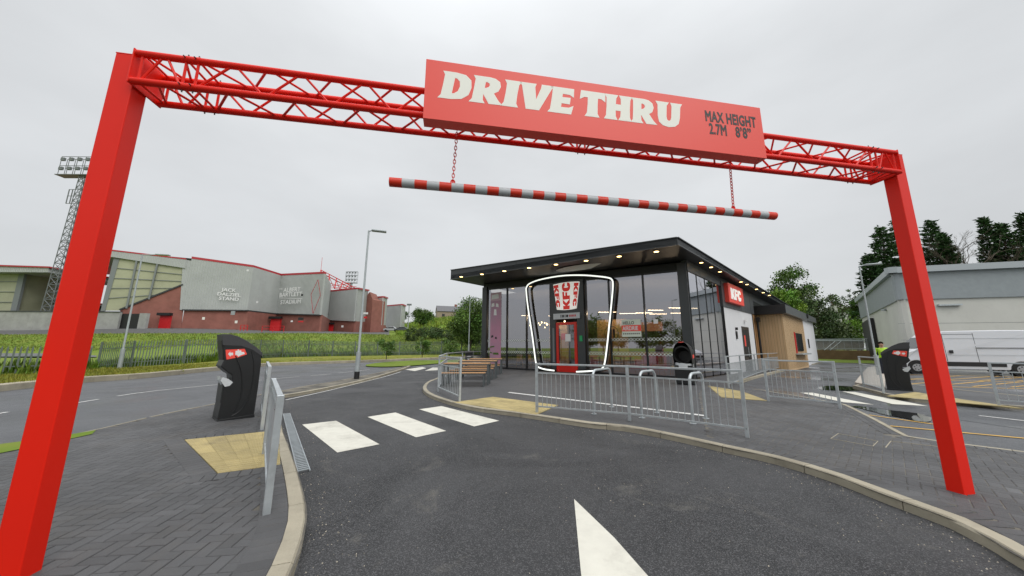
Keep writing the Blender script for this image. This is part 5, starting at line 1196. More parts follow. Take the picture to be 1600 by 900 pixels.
# left end: yellow sheeting, brick triangle, roof band
Yl = [60.5, 66.8]
a0, a1 = (165, 60.5), (290, 66.8)
def E(px, py):      # point of the end wall plane at this photo pixel
    P0, P1 = V(165, 500, 60.5), V(290, 500, 66.8); d = ray(px, py); c = Vector((0, 0, EYE)); n = (P1 - P0).cross(UP); t = (P0 - c).dot(n) / d.dot(n); return c + d * t
en = (V(290, 500, 66.8) - V(165, 500, 60.5)).cross(UP).normalized(); en = en if en.y > 0 else -en
def eprism(name, px, m, th=.3, offs=0.0, par=st): b = MB(); b.prism([E(*p) + en * offs for p in px], en * th); return b.build(name, m, par)
ysh = eprism('translucent_end_wall', [(186, 403), (290, 419), (286, 445), (187, 485), (163, 485)], M_yell, offs=.1)
b = MB()
for (p_, q_) in (((214, 408), (198, 482)), ((246, 413), (233, 468))): b.beam(E(*p_) + en * -.05, E(*q_) + en * -.05, .5, .25)
b.build('steel_post', M_greycol, ysh)
b = MB()
for k in range(1, 5): 
    t_ = k / 5.2; a_ = E(187 - 23 * t_, 403 + 82 * t_); c_ = E(290 - 4 * t_ - (max(0, t_ - .4) * 110 if t_ > .4 else 0), 419 + 60 * t_ * (.9)); b.beam(a_, c_, .08, .1)
b.build('sheet_joint', M_greycol, ysh)
eprism('end_frame', [(178, 402), (187, 403), (164, 486), (157, 486)], M_greycol, offs=0)
eprism('brick_end', [(286, 444), (291, 446), (282, 520), (205, 519), (187, 484)], M_brick, offs=-.02)
b = MB(); b.beam(E(187, 484) + en * -.1, E(286, 444.5) + en * -.1, .25, .25); b.build('sloping_coping', M_dark, st)
eprism('end_cladding', [(286, 405), (300, 408), (296, 486), (281, 484)], M_clad, th=.35, offs=-.12)
eprism('roof_band', [(120, 384.5), (173, 392), (291, 406), (290, 419.5), (173, 401.5), (120, 395)], M_clad, th=1.2, offs=-.3)
eprism('roof_edge', [(120, 382), (173, 390.3), (291, 404.2), (291, 406), (173, 392.3), (120, 384.5)], M_redtrim, th=1.4, offs=-.35)
rdp = [atp(KB[i], top[i] + .1) for i in range(4)]
bk_ = lambda p: Vector((p.x * 1.3, p.y * 1.3, p.z - .6)); fr5 = [E(173, 392)] + rdp; b = MB(); b.idx(fr5 + [bk_(p) for p in fr5], [(i, i + 1, i + 6, i + 5) for i in range(4)]); b.build('roof', M_clad, st)
# doors, signs and fittings on the stand
def ondoor(x0, x1, y0, y1, Yc, name='red_door', m=M_redpaint, hood=True):
    a = base(x0, y1, Yc); c = base(x1, y1, Yc); b = MB(); z0, z1 = a.z - .3, up(a, y0); b.prism([atp(a, z0), atp(c, z0), atp(c, z1), atp(a, z1)], (0, .5, 0)); o = b.build(name, m, st)
    if hood: b = MB(); b.box(atp((a + c) / 2, z1 + .25) + Vector((0, -.1, 0)), ((c - a).length + .6, .7, .5)); b.build('shutter_hood', M_black, o)
    return o
o = ondoor(247, 262, 493, 511.5, 63.9, hood=True)
for (x, y, Yc) in ((0, 0, 0),): pass
ondoor(421, 436, 498, 516, 77.5); ondoor(508, 519, 507, 518.5, 90)
def plaque(x, y, w, h, Yc, m, name='wall_plaque'): q = V(x, y, Yc); s = Yc / FPX; b = MB(); b.box(q, (w * s, .12, h * s)); return b.build(name, m, st)
plaque(364, 489, 6, 6, 68.6, M_galvd); plaque(369, 503, 3.5, 4, 69.5, M_cream); plaque(318, 497.5, 3.5, 4, 67.3, M_cream); plaque(470, 498, 8, 4, 75.6, M_ink); plaque(470, 502.5, 8, 2, 75.6, M_redpaint); plaque(456, 502, 3, 2.5, 76.4, M_white); plaque(535, 510, 3, 3, 88, M_white); plaque(571, 489.5, 8, 3, 91, M_white); plaque(571, 496, 5, 3, 91, M_redpaint); plaque(387, 422.5, 3, 3, 69.5, M_white, 'wall_light'); plaque(402, 472, 2.5, 2.5, 72.5, M_white, 'wall_light'); plaque(472, 461, 3, 3, 75.2, M_ink, 'wall_light')
# lettering on the cladding
def walltxt(s, px, py, hpx, Yc, a, c, xs=1.0):
    q = V(px, py, Yc); d = (c - a); d.z = 0; d.normalize(); text_mesh(s, hpx * Yc / FPX / .72, q, d, UP, M_white, 'stand_lettering', cl_, bold=.018, align='CENTER', xscale=xs, depth=.05)
Ya = lambda x: 67 + (x - 290) / 94 * 5
for s, py in (('JACK', 455.5), ('DALZIEL', 462.5), ('STAND', 469.2)): walltxt(s, 357.5, py, 5.2, 69.6, KB[0], KB[1], 1.05)
for s, py, h, xs in (('ALBERT', 455.5, 6.6, 1.12), ('BARTLETT', 463, 6.6, 1.12), ('STADIUM', 474.5, 6.6, 1.12)): walltxt(s, 454 if s != 'ALBERT' else 456, py, h, 77.3, KB[2], KB[3], xs)
walltxt('THE', 439, 452.5, 2.2, 78, KB[2], KB[3], 1.3)
b = MB(); a_ = V(436, 465.5, 78.2); c_ = V(472, 466.5, 76); b.beam(a_, c_, .06, .12); b.build('lettering_rule', M_white, st)
# red roof trusses
rt = MB(); A1, A2 = V(501, 426, 84), V(552, 452, 118); B1, B2 = V(503, 449, 84), V(545, 453.5, 112)
rt.tube([A1, A2], .14, 6); C1, C2 = V(511, 441, 86), V(550, 453, 112); rt.tube([C1, C2], .10, 5)
for k in range(5):
    t_ = k / 5; p_ = A1.lerp(A2, t_); g_ = B1.lerp(B2, t_); rt.tube([p_ + UP * .7, g_], .15, 6); n_ = A1.lerp(A2, t_ + .1); rt.tube([p_, B1.lerp(B2, t_ + .2)], .08, 5)
    rt.tube([p_ + UP * .7, p_ + Vector((4, 8, -1.8))], .10, 5); rt.tube([g_, p_ + Vector((4, 8, -1.2))], .08, 5)
    if k == 0: rt.tube([p_ + UP * .5, p_ + UP * 4.0], .05, 4)
rt.build('roof_truss', M_redpaint, st)
# crowd barriers in the yard
def barrier(x0, x1, y, Y, h, lab):
    a, c = base(x0, y, Y), base(x1, y, Y); t = thing('crowd_barrier', a, lab, 'barrier', 'red barriers in the stadium yard'); b = MB(); n_ = 3
    for z in (h, h * .5): b.beam(a + UP * z, c + UP * z, .09)
    for k in range(n_): q = a.lerp(c, k / (n_ - 1)); b.beam(q, q + UP * h, .09)
    b.build('barrier_frame', M_redpaint, t); return t
barrier(375, 386, 517.5, 64, 1.15, 'small red crowd barrier on the yard under the stand, left of the long one')
barrier(409, 443, 518.5, 64.5, 1.1, 'long low red crowd barrier in front of the red stadium door')
# concrete wall, gate
cw = thing('concrete_wall', base(90, 512.5, 62), 'long weathered concrete perimeter wall left of the stand with a black gateway', 'wall')
W0, W1 = base(-500, 516, 60), base(183, 511.5, 60.2)
b = MB(); zt0 = up(W0, 487.5); zt1 = up(W1, 488); b.prism([atp(W0, W0.z - 1), atp(W1, W1.z - 1), atp(W1, zt1), atp(W0, zt1 + .1)], (0, .35, 0)); b.build('wall_panel', M_concwall, cw)
b = MB(); b.beam(atp(W0, zt1 + .2) + Vector((0, .15, 0)), atp(W1, zt1 + .08) + Vector((0, .15, 0)), .55, .16); b.build('coping', M_dark, cw)
g0, g1, g2 = base(183, 511.5, 60.6), base(214, 512, 60.6), base(226, 512, 60.6)
b = MB(); b.prism([atp(g0, g0.z - 1), atp(g1, g0.z - 1), atp(g1, zt1 - .2), atp(g0, zt1 - .2)], (0, .2, 0)); b.build('gate', M_black, cw)
b = MB(); b.prism([atp(g1, g0.z - 1), atp(g2, g0.z - 1), atp(g2, zt1 - .1), atp(g1, zt1 - .1)], (0, .5, 0)); b.build('gate_pier', M_concwall, cw)
# stand at the far left
ls = thing('small_stand', V(0, 487, 66), 'smaller stand with yellow sheeting and flat grey red-edged roof at the far left', 'stadium stand')
b = MB(); b.prism([V(-160, 424, 66), V(37, 425.5, 66), V(20, 500, 66), V(-160, 500, 66)], (0, 8, 0)); b.build('yellow_sheeting', M_yell, ls)
b = MB(); b.prism([V(-160, 411, 64), V(76, 418, 64), V(75, 425.5, 64), V(-160, 424, 64)], (0, 14, 0)); b.build('roof', M_clad, ls)
b = MB(); b.prism([V(-160, 408.6, 63.8), V(77, 416.2, 63.8), V(77, 418.2, 63.8), V(-160, 411, 63.8)], (0, 14, 0)); b.build('roof_edge', M_redtrim, ls)
b = MB(); b.prism([V(30, 425, 65.8), V(39, 425.5, 65.8), V(24, 490, 65.8), V(15, 490, 65.8)], (0, .4, 0)); b.build('corner_post', M_greycol, ls)
for k in range(3): b = MB(); b.beam(V(-160 + k, 440 + k * 16, 65.9), V(34 - 4 * k, 440 + k * 16, 65.9), .08, .1); b.build('sheet_joint', M_greycol, ls)
ld = thing('dugout', V(50, 487, 72), 'low black open-sided stand with thin red roof edge between the two big stands', 'terrace')
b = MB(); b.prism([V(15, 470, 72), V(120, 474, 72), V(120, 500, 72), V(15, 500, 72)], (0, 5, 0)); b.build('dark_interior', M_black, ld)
b = MB(); b.prism([V(15, 467, 71), V(130, 472, 71), V(130, 475, 71), V(15, 470, 71)], (0, 6, 0)); b.build('roof', M_clad, ld)
b = MB(); b.prism([V(20, 466, 70.8), V(130, 471, 70.8), V(130, 472, 70.8), V(20, 467, 70.8)], (0, 6, 0)); b.build('roof_edge', M_redtrim, ld)
# floodlight pylons
M_pyl = mat('dull dark steel lattice', (.17, .185, .19), .6)
def pylon(b0, topz, w0, w1, label, head, lattice=True, Yd=None, fix=True):
    t = thing('floodlight_pylon', b0, label, 'floodlight', 'stadium floodlight pylons'); H_ = topz - b0.z; b = MB(); nseg = max(6, int(H_ / 1.4)) if lattice else 2
    def cn(i, k): z = H_ * i / nseg; w = w0 + (w1 - w0) * i / nseg; return b0 + UP * z + Vector(((-1, 1, 1, -1)[k] * w / 2, (-1, -1, 1, 1)[k] * w / 2, 0))
    for k in range(4): b.tube([cn(0, k), cn(nseg, k)], .07 if lattice else .05, 5)
    for i in range(nseg):
        for k in range(4):
            b.tube([cn(i, k), cn(i + 1, (k + 1) % 4)], .05, 4, False); b.tube([cn(i, (k + 1) % 4), cn(i + 1, k)], .05, 4, False); b.tube([cn(i + 1, k), cn(i + 1, (k + 1) % 4)], .05, 4, False)
    b.build('mast', M_pyl, t)
    hw, hh, nx, nz = head; c = b0 + UP * (H_ + hh * .5); b = MB()
    for i in range(nx + 1): x = -hw / 2 + hw * i / nx; b.tube([c + Vector((x, -.4, -hh / 2)), c + Vector((x, -.4, hh / 2))], .06, 4); b.tube([c + Vector((x, .5, -hh / 2)), c + Vector((x, .5, hh / 2))], .06, 4); b.tube([c + Vector((x, -.4, -hh / 2)), c + Vector((x, .5, -hh / 2))], .05, 4)
    for j in range(nz + 1):
        z = -hh / 2 + hh * j / nz
        for y in (-.4, .5): b.tube([c + Vector((-hw / 2, y, z)), c + Vector((hw / 2, y, z))], .07, 4)
    b.build('head_frame', M_pyl, t)
    b = MB(); s_ = hw / nx
    for i in range(nx):
        for j in range(nz): q = c + Vector((-hw / 2 + s_ * (i + .5), -.7, -hh / 2 + hh * (j + .62) / nz)); b.box(q, (s_ * .42, .35, hh / nz * .30))
    b.build('floodlights', M_pyl, t)
    b = MB(); b.box(c + Vector((0, 0, -hh / 2 - .05)), (hw * 1.02, 1.6, .12)); b.build('platform', M_pyl, t); return t, c
p0 = V(79, 492, 63)
t_, c_ = pylon(p0, up(p0, 275), 1.7, .9, 'tall lattice floodlight pylon partly hidden behind the left red gantry post', (10.0, 4.0, 6, 2))
b = MB(); q = p0 + UP * (up(p0, 318) - p0.z) + Vector((-1.4, 0, 0))
for z in (0, 1.6, 3.0): b.tube([q + Vector((-1, 0, z)), q + Vector((1.4, 0, z))], .06, 4)
for x in (-1, -.3): b.tube([q + Vector((x, 0, 0)), q + Vector((x, 0, 3))], .10, 4)
b.build('side_platform', M_pyl, t_); b = MB()
q2 = p0 + UP * (up(p0, 385) - p0.z) + Vector((-.8, 0, 0))
for z in (0, 1.2): b.tube([q2 + Vector((-.5, 0, z)), q2 + Vector((.9, 0, z))], .06, 4)
b.build('side_platform', M_pyl, t_)
p0 = V(543, 505, 150); pylon(p0, up(p0, 442), 1.0, .8, 'distant floodlight head rising above the red roof trusses of the stand', (5.2, 5.2, 4, 3))
pm = V(637, 518, 105); t = thing('camera_mast', pm, 'thin camera mast standing beside the far end of the stand', 'mast'); hz = up(pm, 476) - pm.z; b = MB(); b.tube([pm, pm + UP * hz], .14, 6); b.build('column', M_galvd, t)
b = MB(); b.box(pm + UP * hz, (1.4, .4, .5)); b.box(pm + UP * hz * .55, (.9, .3, .25)); b.build('camera_head', M_pyl, t)
pm = V(84, 488, 62); t = thing('thin_pole', pm, 'very thin pole on the concrete wall beside the floodlight pylon', 'pole'); b = MB(); b.tube([pm, pm + UP * (up(pm, 458) - pm.z)], .05, 5); b.tube([pm + UP * 2, pm + UP * 2.4 + Vector((.6, 0, 0))], .04, 4); b.build('shaft', M_galvd, t)
# ================================================================== PALISADE FENCE
M_pal = mat('weathered galvanised palisade', (.15, .185, .165), .6, .25, var=.14, vscale=.8)
def palisade(path, label, h=1.75, zt=None):
    P_ = resample([Vector((p.x, p.y, 0)) for p in path], 2.75); t = thing('palisade_fence', atp(P_[len(P_) // 2], .1), label, 'fence', 'palisade fences along the road')
    for i, (a, c) in enumerate(zip(P_, P_[1:])):
        za, zc = zt(a) if zt else .15, zt(c) if zt else .15; a, c = atp(a, za), atp(c, zc)
        pb = MB(); pb.box(a + UP * (h * .5), (.10, .06, h), None); pb.build('post', M_pal, t)
        b = MB(); d = (c - a).normalized(); n = nrm2(d)
        for z in (.35, h - .45): b.beam(a + UP * z + n * .03, c + UP * z + n * .03, .045, .045)
        k = 0; L_ = (c - a).length; m_ = int(L_ / .15)
        for k in range(m_):
            q = a + (c - a) * ((k + .5) / m_); lean = random.uniform(-.02, .02)
            w = .027; p0_ = q + UP * .03; p1_ = q + UP * (h - .12) + d * lean; p2_ = q + UP * h + d * lean
            b.prism([p0_ - d * w, p0_ + d * w, p1_ + d * w, p2_, p1_ - d * w], n * -.012)
        b.build('pale_panel', M_pal, t)
    return t
fence_r = arc([foot(px) for px in (150, 200, 290, 342, 384, 430, 498, 565, 630, 690, 770)], 4)
fz = lambda a: min(fence_r, key=lambda q: (q.x - a.x) ** 2 + (q.y - a.y) ** 2).z
palisade(fence_r, 'long weathered palisade fence running along the verge to behind the restaurant', h=1.85, zt=fz)
fence_l = [foot(x) for x in (-300, -100, 0, 60, 100, 146)]
palisade(fence_l, 'lower dark palisade fence at the far left between the road and the overgrown weeds', h=1.2, zt=lambda a: .17)
# ================================================================== VEGETATION
def tufts(name, pts, n, h0, h1, m, spread, group=None, flower=0.0, ground=None):
    b = MB(); 
    for _ in range(n):
        t_ = random.random() * (len(pts) - 1); i = int(t_); p = pts[i].lerp(pts[i + 1], t_ - i); s0, s1 = spread; r_ = random.uniform(s0, s1); u = Vector((p.x, p.y, 0)).normalized(); q = p + u * r_ + Vector((random.uniform(-.3, .3), random.uniform(-.3, .3), 0))
        H_ = random.uniform(h0, h1) * (.6 + .8 * random.random()); g = random.uniform(.55, 1.35); b.col = (g * random.uniform(.9, 1.25), g, g * .9)
        for k in range(4):
            a = random.uniform(0, 2 * pi); w = H_ * .09; lean = Vector((cos(a + 1), sin(a + 1), 0)) * H_ * random.uniform(.1, .5); d = Vector((cos(a), sin(a), 0)); o_ = q + Vector((random.uniform(-.1, .1), random.uniform(-.1, .1), 0))
            b.idx([o_ - d * w, o_ + d * w, o_ + lean * .4 + UP * H_ * .6 + d * w * .7, o_ + lean + UP * H_], [(0, 1, 2, 3)])
    return tag(b.build(name, m, recalc=False), kind='stuff')
M_tuft = leafmat('grass blades', (.10, .18, .02)); M_tuftd = leafmat('yellowing grass blades', (.20, .22, .03))
random.seed(3)
o = tufts('verge_grass', [atp(p, .14) for p in far_kerb if p.y > 6], 14000, .05, .14, M_tuftd, (.5, 7))
o = tufts('weeds', [p.copy() for p in fence_r], 3500, .2, .6, M_tuft, (.2, 2.2))
o = tufts('tall_weeds', [p.copy() for p in fence_l], 1200, .25, .6, M_tuft, (.2, 2.5))
# bank grass: clumps on the slopes
def slope_tufts(name, j0, j1, n, h0, h1, m, pxr=(-100, 800)):
    b = MB(); nI = len(sg)
    for _ in range(n):
        i = random.randrange(nI - 1); j = random.randrange(j0, j1); u, v = random.random(), random.random()
        q = (sg[i][j] * (1 - u) + sg[i + 1][j] * u) * (1 - v) + (sg[i][j + 1] * (1 - u) + sg[i + 1][j + 1] * u) * v
        px = proj(q)[0]
        if not pxr[0] < px < pxr[1]: continue
        H_ = random.uniform(h0, h1); g = random.uniform(.5, 1.45); b.col = (g * random.uniform(.9, 1.4), g, g * .8)
        for k in range(3):
            a = random.uniform(0, 2 * pi); w = H_ * .15; d = Vector((cos(a), sin(a), 0)); lean = Vector((random.uniform(-.4, .4), random.uniform(-.4, .4), 0)) * H_
            b.idx([q - d * w, q + d * w, q + lean + UP * H_ + d * w * .3, q + lean + UP * H_ * .9 - d * w * .5], [(0, 1, 2, 3)])
    return tag(b.build(name, m, recalc=False), kind='stuff')
slope_tufts('bank_grass', 3 * SUB, 4 * SUB, 26000, .08, .24, leafmat('bank grass blades', (.16, .24, .05)))
slope_tufts('hill_scrub', 4 * SUB, 6 * SUB, 9000, .3, .9, leafmat('hill scrub leaves', (.16, .26, .04)), (618, 900))
slope_tufts('low_scrub', SUB, 3 * SUB, 5000, .15, .5, leafmat('low scrub leaves', (.15, .25, .04)), (330, 800))
def crown(b, c, R, nclump, nleaf, ls, seed, hollow=.55, flat=1.0, clr=.30, tipup=0.0):
    rnd = random.Random(seed); cc = []
    for _ in range(nclump):
        while True:
            v = Vector((rnd.uniform(-1, 1), rnd.uniform(-1, 1), rnd.uniform(-1, 1)))
            if hollow < v.length < 1.0: break
        cc.append(c + Vector((v.x * R[0], v.y * R[1], v.z * R[2])))
    for q in cc:
        cr_ = clr * min(R) * rnd.uniform(.7, 1.35); tone = rnd.uniform(.6, 1.35); hue = rnd.uniform(.85, 1.2)
        for _ in range(nleaf):
            v = Vector((rnd.gauss(0, .5), rnd.gauss(0, .5), rnd.gauss(0, .42)))
            if v.length > 1.3: v *= .6
            p = q + v * cr_; a = Vector((rnd.gauss(0, 1), rnd.gauss(0, 1), rnd.gauss(0, 1))).normalized(); u = a.orthogonal().normalized(); w = a.cross(u); s = ls * rnd.uniform(.6, 1.3)
            g = tone * rnd.uniform(.75, 1.3); b.col = (g * hue, g, g * rnd.uniform(.7, 1.1)); b.idx([p - u * s, p + w * s * .55, p + u * s, p - w * s * .55], [(0, 1, 2, 3)])
    return cc
def tree(base_, H_, R, label, leafm, seed, nclump=34, nleaf=110, ls=.16, trunk=.18, cz=None, cat='tree', name='tree', hollow=.5, group=None, clr=.3, low=0.0):
    t = thing(name, base_, label, cat, group); rnd = random.Random(seed); c = base_ + UP * (cz if cz is not None else H_ - R[2])
    b = MB(); cc = crown(b, c, R, nclump, nleaf, ls, seed, hollow, clr=clr); b.build('crown', leafm, t, recalc=False)
    b = MB(); tp = c - UP * R[2] * .3; b.tube([base_ - UP * .3, base_.lerp(tp, .5) + Vector((rnd.uniform(-.2, .2), 0, 0)), tp, c + UP * R[2] * .4], trunk, 8, True, trunk * .35)
    for q in rnd.sample(cc, min(len(cc), 16)):
        s = base_.lerp(c + UP * R[2] * .3, rnd.uniform(.45, .9)); b.tube([s, s.lerp(q, .5) + UP * rnd.uniform(0, .4), q], trunk * .38, 5, False, trunk * .08)
    b.build('trunk', M_bark, t, smooth=True); return t
def ground_at(px, py, Y): return V(px, py, Y)
q = ground_at(661, 505, 88); tree(q, up(q, 479) - q.z, (2.5, 2.3, 2.0), 'round dark green bush on the skyline of the grassy hill', M_leaf_mid, 1, 30, 100, .20, cz=2.0, cat='bush', name='bush', hollow=.3, clr=.4)
q = ground_at(733, 548, 46); tree(q, up(q, 465) - q.z, (2.5, 2.4, 3.3), 'big round leafy tree left of the restaurant behind the palisade fence', M_leaf_mid, 2, 80, 150, .13, cz=3.9, hollow=.25, clr=.36)
q = ground_at(757, 548, 50); tree(q, up(q, 470) - q.z, (2.3, 2.2, 3.3), 'leafy tree half hidden behind the left corner of the restaurant', M_leaf_mid, 22, 60, 130, .13, cz=3.7, hollow=.25, clr=.36)
for i, (x, y, Y, r_, lab) in enumerate([(604, 556, 30, .85, 'small dark shrub growing through the palisade fence, left one'), (660, 553.5, 33, .8, 'small shrub growing through the palisade fence, middle one'), (702, 553, 36, .9, 'small shrub at the fence near the big round tree'), (380, 563, 25, .6, 'low shrub by the fence behind the left bin')]):
    q = ground_at(x, y, Y); tree(q, 1.6, (r_, r_ * .8, r_ * .8), lab, M_leaf_mid, 40 + i, 18, 70, .07, trunk=.04, cz=.8, cat='shrub', name='shrub', hollow=.2, clr=.45)
for i, (x, y, Y) in enumerate([(690, 534, 60), (715, 530, 62), (672, 528, 66), (648, 531, 64)]):
    q = ground_at(x, y, Y); tree(q, 2.5, (2.0, 1.5, 1.3), ['dark scrub clump low on the hill below the brown house', 'scrub clump at the foot of the big round tree', 'scrub clump on the hill slope, third from the big tree', 'scrub clump low on the slope right of the parked cars'][i], M_leaf_dull, 50 + i, 24, 70, .14, trunk=.05, cz=1.0, cat='shrub', name='shrub', hollow=.2, clr=.45)
q = V(30, 487, 95); tree(q, 5.0, (2.3, 2.2, 1.7), 'small dark tree far off, seen under the flat roof at the far left', M_leaf_dull, 61, 24, 70, .2, cz=3.4)
# trees behind the restaurant on the right
q = V(1232, 550, 46); tree(q, up(q, 455) - q.z, (2.5, 2.4, 2.0), 'bright light green tree just behind the rear roof of the restaurant', M_leaf_light, 3, 60, 130, .16, hollow=.35)
q = V(1252, 550, 62); tree(q, up(q, 418) - q.z, (3.1, 3.2, 6.0), 'tall mid green tree with an irregular top behind the restaurant', M_leaf_mid, 4, 80, 150, .2, hollow=.15, clr=.38, trunk=.3)
q = V(1286, 550, 58); tree(q, up(q, 452) - q.z, (2.6, 3, 5.6), 'dull green tree filling the gap above the low brown wall', M_leaf_dull, 5, 50, 120, .18, hollow=.2, clr=.42, trunk=.25)
q = V(1325, 548, 66); tree(q, up(q, 461) - q.z, (3.2, 3, 3.0), 'loose open tree in front of the distant white house', M_leaf_mid, 6, 26, 80, .18, hollow=.3, clr=.26, trunk=.2)
q = V(1342, 550, 62); tree(q, up(q, 487) - q.z, (2.2, 2.2, 2.2), 'low light green bush behind the railing, left of the dark gateway', M_leaf_light, 7, 30, 100, .15, cz=3.6, cat='bush', name='bush', hollow=.2, clr=.4)
q = V(1347, 550, 72); tree(q, up(q, 448) - q.z, (1.6, 1.8, 4.0), 'thin pale tree at the left edge of the tall conifers', M_leaf_dull, 8, 22, 60, .15, hollow=.2, clr=.3)
q = V(1300, 552, 57); tree(q, 3.6, (4.5, 2, 2.2), 'wide dark bush just above the brown wall and its railing', M_leaf_dull, 9, 50, 100, .17, cz=3.0, cat='bush', name='bush', hollow=.1, clr=.5)
def conifer(base_, H_, R, label, seed, lean=0, dens=1.0, bare=False):
    rnd = random.Random(seed); t = thing('conifer', base_, label, 'conifer', 'tall dark conifers behind the warehouse'); b = MB(); w = MB()
    w.tube([base_, base_ + UP * H_ * .6 + Vector((lean * .5, 0, 0)), base_ + UP * H_ + Vector((lean, 0, 0))], .35, 7, True, .04)
    nb_ = int(175 * dens)
    for k in range(nb_):
        f = k / nb_; z = H_ * (.18 + .82 * f); L_ = R * 1.45 * (1 - f) ** .85 * rnd.uniform(.55, 1.12) + .30; a = k * 2.399 + rnd.uniform(-.3, .3); o_ = base_ + UP * z + Vector((lean * f, 0, 0)); d = Vector((cos(a), sin(a), 0)); rise = rnd.uniform(.0, .5)
        tip = o_ + d * L_ + UP * (L_ * rise); w.tube([o_, o_.lerp(tip, .6) - UP * .1, tip], .05, 4, False, .015); tone = rnd.uniform(.6, 1.4)
        ns = int(12 + L_ * 16)
        for _ in range(ns):
            s = rnd.uniform(.25, 1.0) ** .7; p = o_.lerp(tip, s) + Vector((rnd.gauss(0, .14), rnd.gauss(0, .14), rnd.gauss(0, .10) + .05)) * (1.2 + .5 * L_ * .3); u = (d * rnd.uniform(.5, 1) + Vector((rnd.gauss(0, .5), rnd.gauss(0, .5), rnd.uniform(-.1, .7)))).normalized(); v = u.orthogonal(); v.rotate(Matrix.Rotation(rnd.uniform(0, pi), 3, u)); l = rnd.uniform(.22, .5); g = tone * rnd.uniform(.7, 1.3); b.col = (g, g, g * .9)
            b.idx([p - v * l * .28, p + u * l * .5 - v * .2 * l, p + u * l * 1.2, p + v * l * .28], [(0, 1, 2, 3)])
    b.build('crown', M_leaf_dark, t, recalc=False); w.build('trunk', M_bark, t, smooth=True); return t
for i, (x, yt, Y, R_, ln, lab) in enumerate([(1372, 356, 64, 3.3, 0, 'leftmost tall dark conifer, just left of the right red post'), (1396, 344, 66, 3.2, .4, 'tallest conifer, directly beside the left edge of the right red post'), (1452, 346, 67, 3.6, .3, 'dark conifer just right of the right red post'), (1474, 366, 63, 2.9, 0, 'lower conifer sloping down to the bare trees'), (1352, 400, 62, 2.4, 0, 'lowest dark conifer at the left corner of the warehouse roof'), (1546, 341, 62, 2.0, -.2, 'narrow conifer just right of the bare trees'), (1572, 350, 60, 2.9, 0, 'bushy conifer between the narrow one and the right picture edge'), (1612, 334, 58, 3.0, 0, 'dark conifer cut by the right picture edge')]):
    q = V(x + (545 - yt) * .21, 545, Y); conifer(q, up(q, yt) - q.z, R_, lab, 70 + i, ln, dens=1.15)
def bare(base_, H_, label, seed):
    rnd = random.Random(seed); t = thing('bare_tree', base_, label, 'bare tree', 'bare trees behind the warehouse'); b = MB()
    def br(p, d, L_, r, n_):
        e_ = p + d * L_; m_ = p.lerp(e_, .5) + Vector((rnd.gauss(0, .06), rnd.gauss(0, .06), 0)) * L_; b.tube([p, m_, e_], r, 5, False, r * .6)
        if n_ == 0: return
        for _ in range(rnd.choice((2, 3, 3))): s = rnd.uniform(.55, 1); dd = (d + Vector((rnd.gauss(0, .42), rnd.gauss(0, .42), rnd.gauss(.05, .25)))).normalized(); br(p.lerp(e_, s), dd, L_ * rnd.uniform(.55, .8), r * .6, n_ - 1)
    br(base_, Vector((rnd.uniform(-.1, .1), 0, 1)).normalized(), H_ * .40, .24, 6); b.build('branches', M_bark, t); return t
for i, (x, yt, Y) in enumerate([(1500, 366, 60), (1516, 372, 62), (1540, 354, 60)]):
    q = V(x + (545 - yt) * .22, 545, Y); bare(q, (up(q, yt) - q.z) * 1.0, ['leftmost bare leafless tree beside the dark conifers', 'middle bare leafless tree above the warehouse roof', 'rightmost bare tree touching the narrow conifer'][i], 90 + i)
# ================================================================== WAREHOUSE ON THE RIGHT
wc, wr, wl = atz(1390, 418, 8.5), atz(1600, 408, 8.5), atz(1338, 466, 8.5)
wdR = (wr - wc).normalized(); wdL = (wl - wc).normalized(); nR = Vector((wdR.y, -wdR.x, 0)); nR = nR if nR.y < 0 else -nR; nL = Vector((wdL.y, -wdL.x, 0)); nL = nL if nL.x < 0 else -nL
wh = thing('warehouse', atp(wc, 0), 'pale cream and grey flat-roofed warehouse filling the right side behind the white van', 'building')
wr2 = wc + wdR * 30; wl2 = wl + wdL * 1.0; zs = up(wc, 468)
M_whgrey = mat('light grey composite cladding', (.30, .335, .35), .45, var=.05); M_whcream = mat('off white rendered blockwork', (.62, .62, .57), .8, var=.05, vscale=.4, dirt=.10)
def _cc(off):
    A = wdR.x * -wdL.y + wdL.x * wdR.y; r_ = (nR - nL) * off; s_ = (r_.x * -wdL.y + wdL.x * r_.y) / A; return wc + nR * -off + wdR * s_
def ccn(off): return _cc(off) + nR * off
def ccl(off): return _cc(off) + nL * off
def quadwall(name, a, c, z0, z1, n, off, m, th=.3, par=wh): b = MB(); b.prism([atp(a, z0) + n * off, atp(c, z0) + n * off, atp(c, z1) + n * off, atp(a, z1) + n * off], -n * th); return b.build(name, m, par)
quadwall('front_wall', ccn(.30), wr2, -.2, zs, nR, -.30, M_whcream); quadwall('end_wall', ccl(.30), wl2, -.2, zs, nL, -.30, M_whcream)
quadwall('front_cladding', ccn(.18), wr2, zs, 8.2, nR, -.18, M_whgrey); quadwall('end_cladding', ccl(.18), wl2, zs, 8.2, nL, -.18, M_whgrey)
quadwall('front_fascia', ccn(-.12), wr2, 7.98, 8.5, nR, .12, mat('pale roof fascia', (.42, .46, .48), .4), th=.5); quadwall('end_fascia', ccl(-.12), wl2, 7.98, 8.5, nL, .12, MATS['pale roof fascia'], th=.5)
b = MB(); b.idx([atp(p, 8.47) for p in (wc, wr2, wr2 - nR * 22, wl2)], [(0, 1, 2, 3)]); b.build('roof', M_whgrey, wh)
b = MB()
for s in (1.3, 9.5, 18): b.prism([atp(wc + wdR * s, zs) + nR * -.17, atp(wc + wdR * (s + .05), zs) + nR * -.17, atp(wc + wdR * (s + .05), 8) + nR * -.17, atp(wc + wdR * s, 8) + nR * -.17], nR * .02)
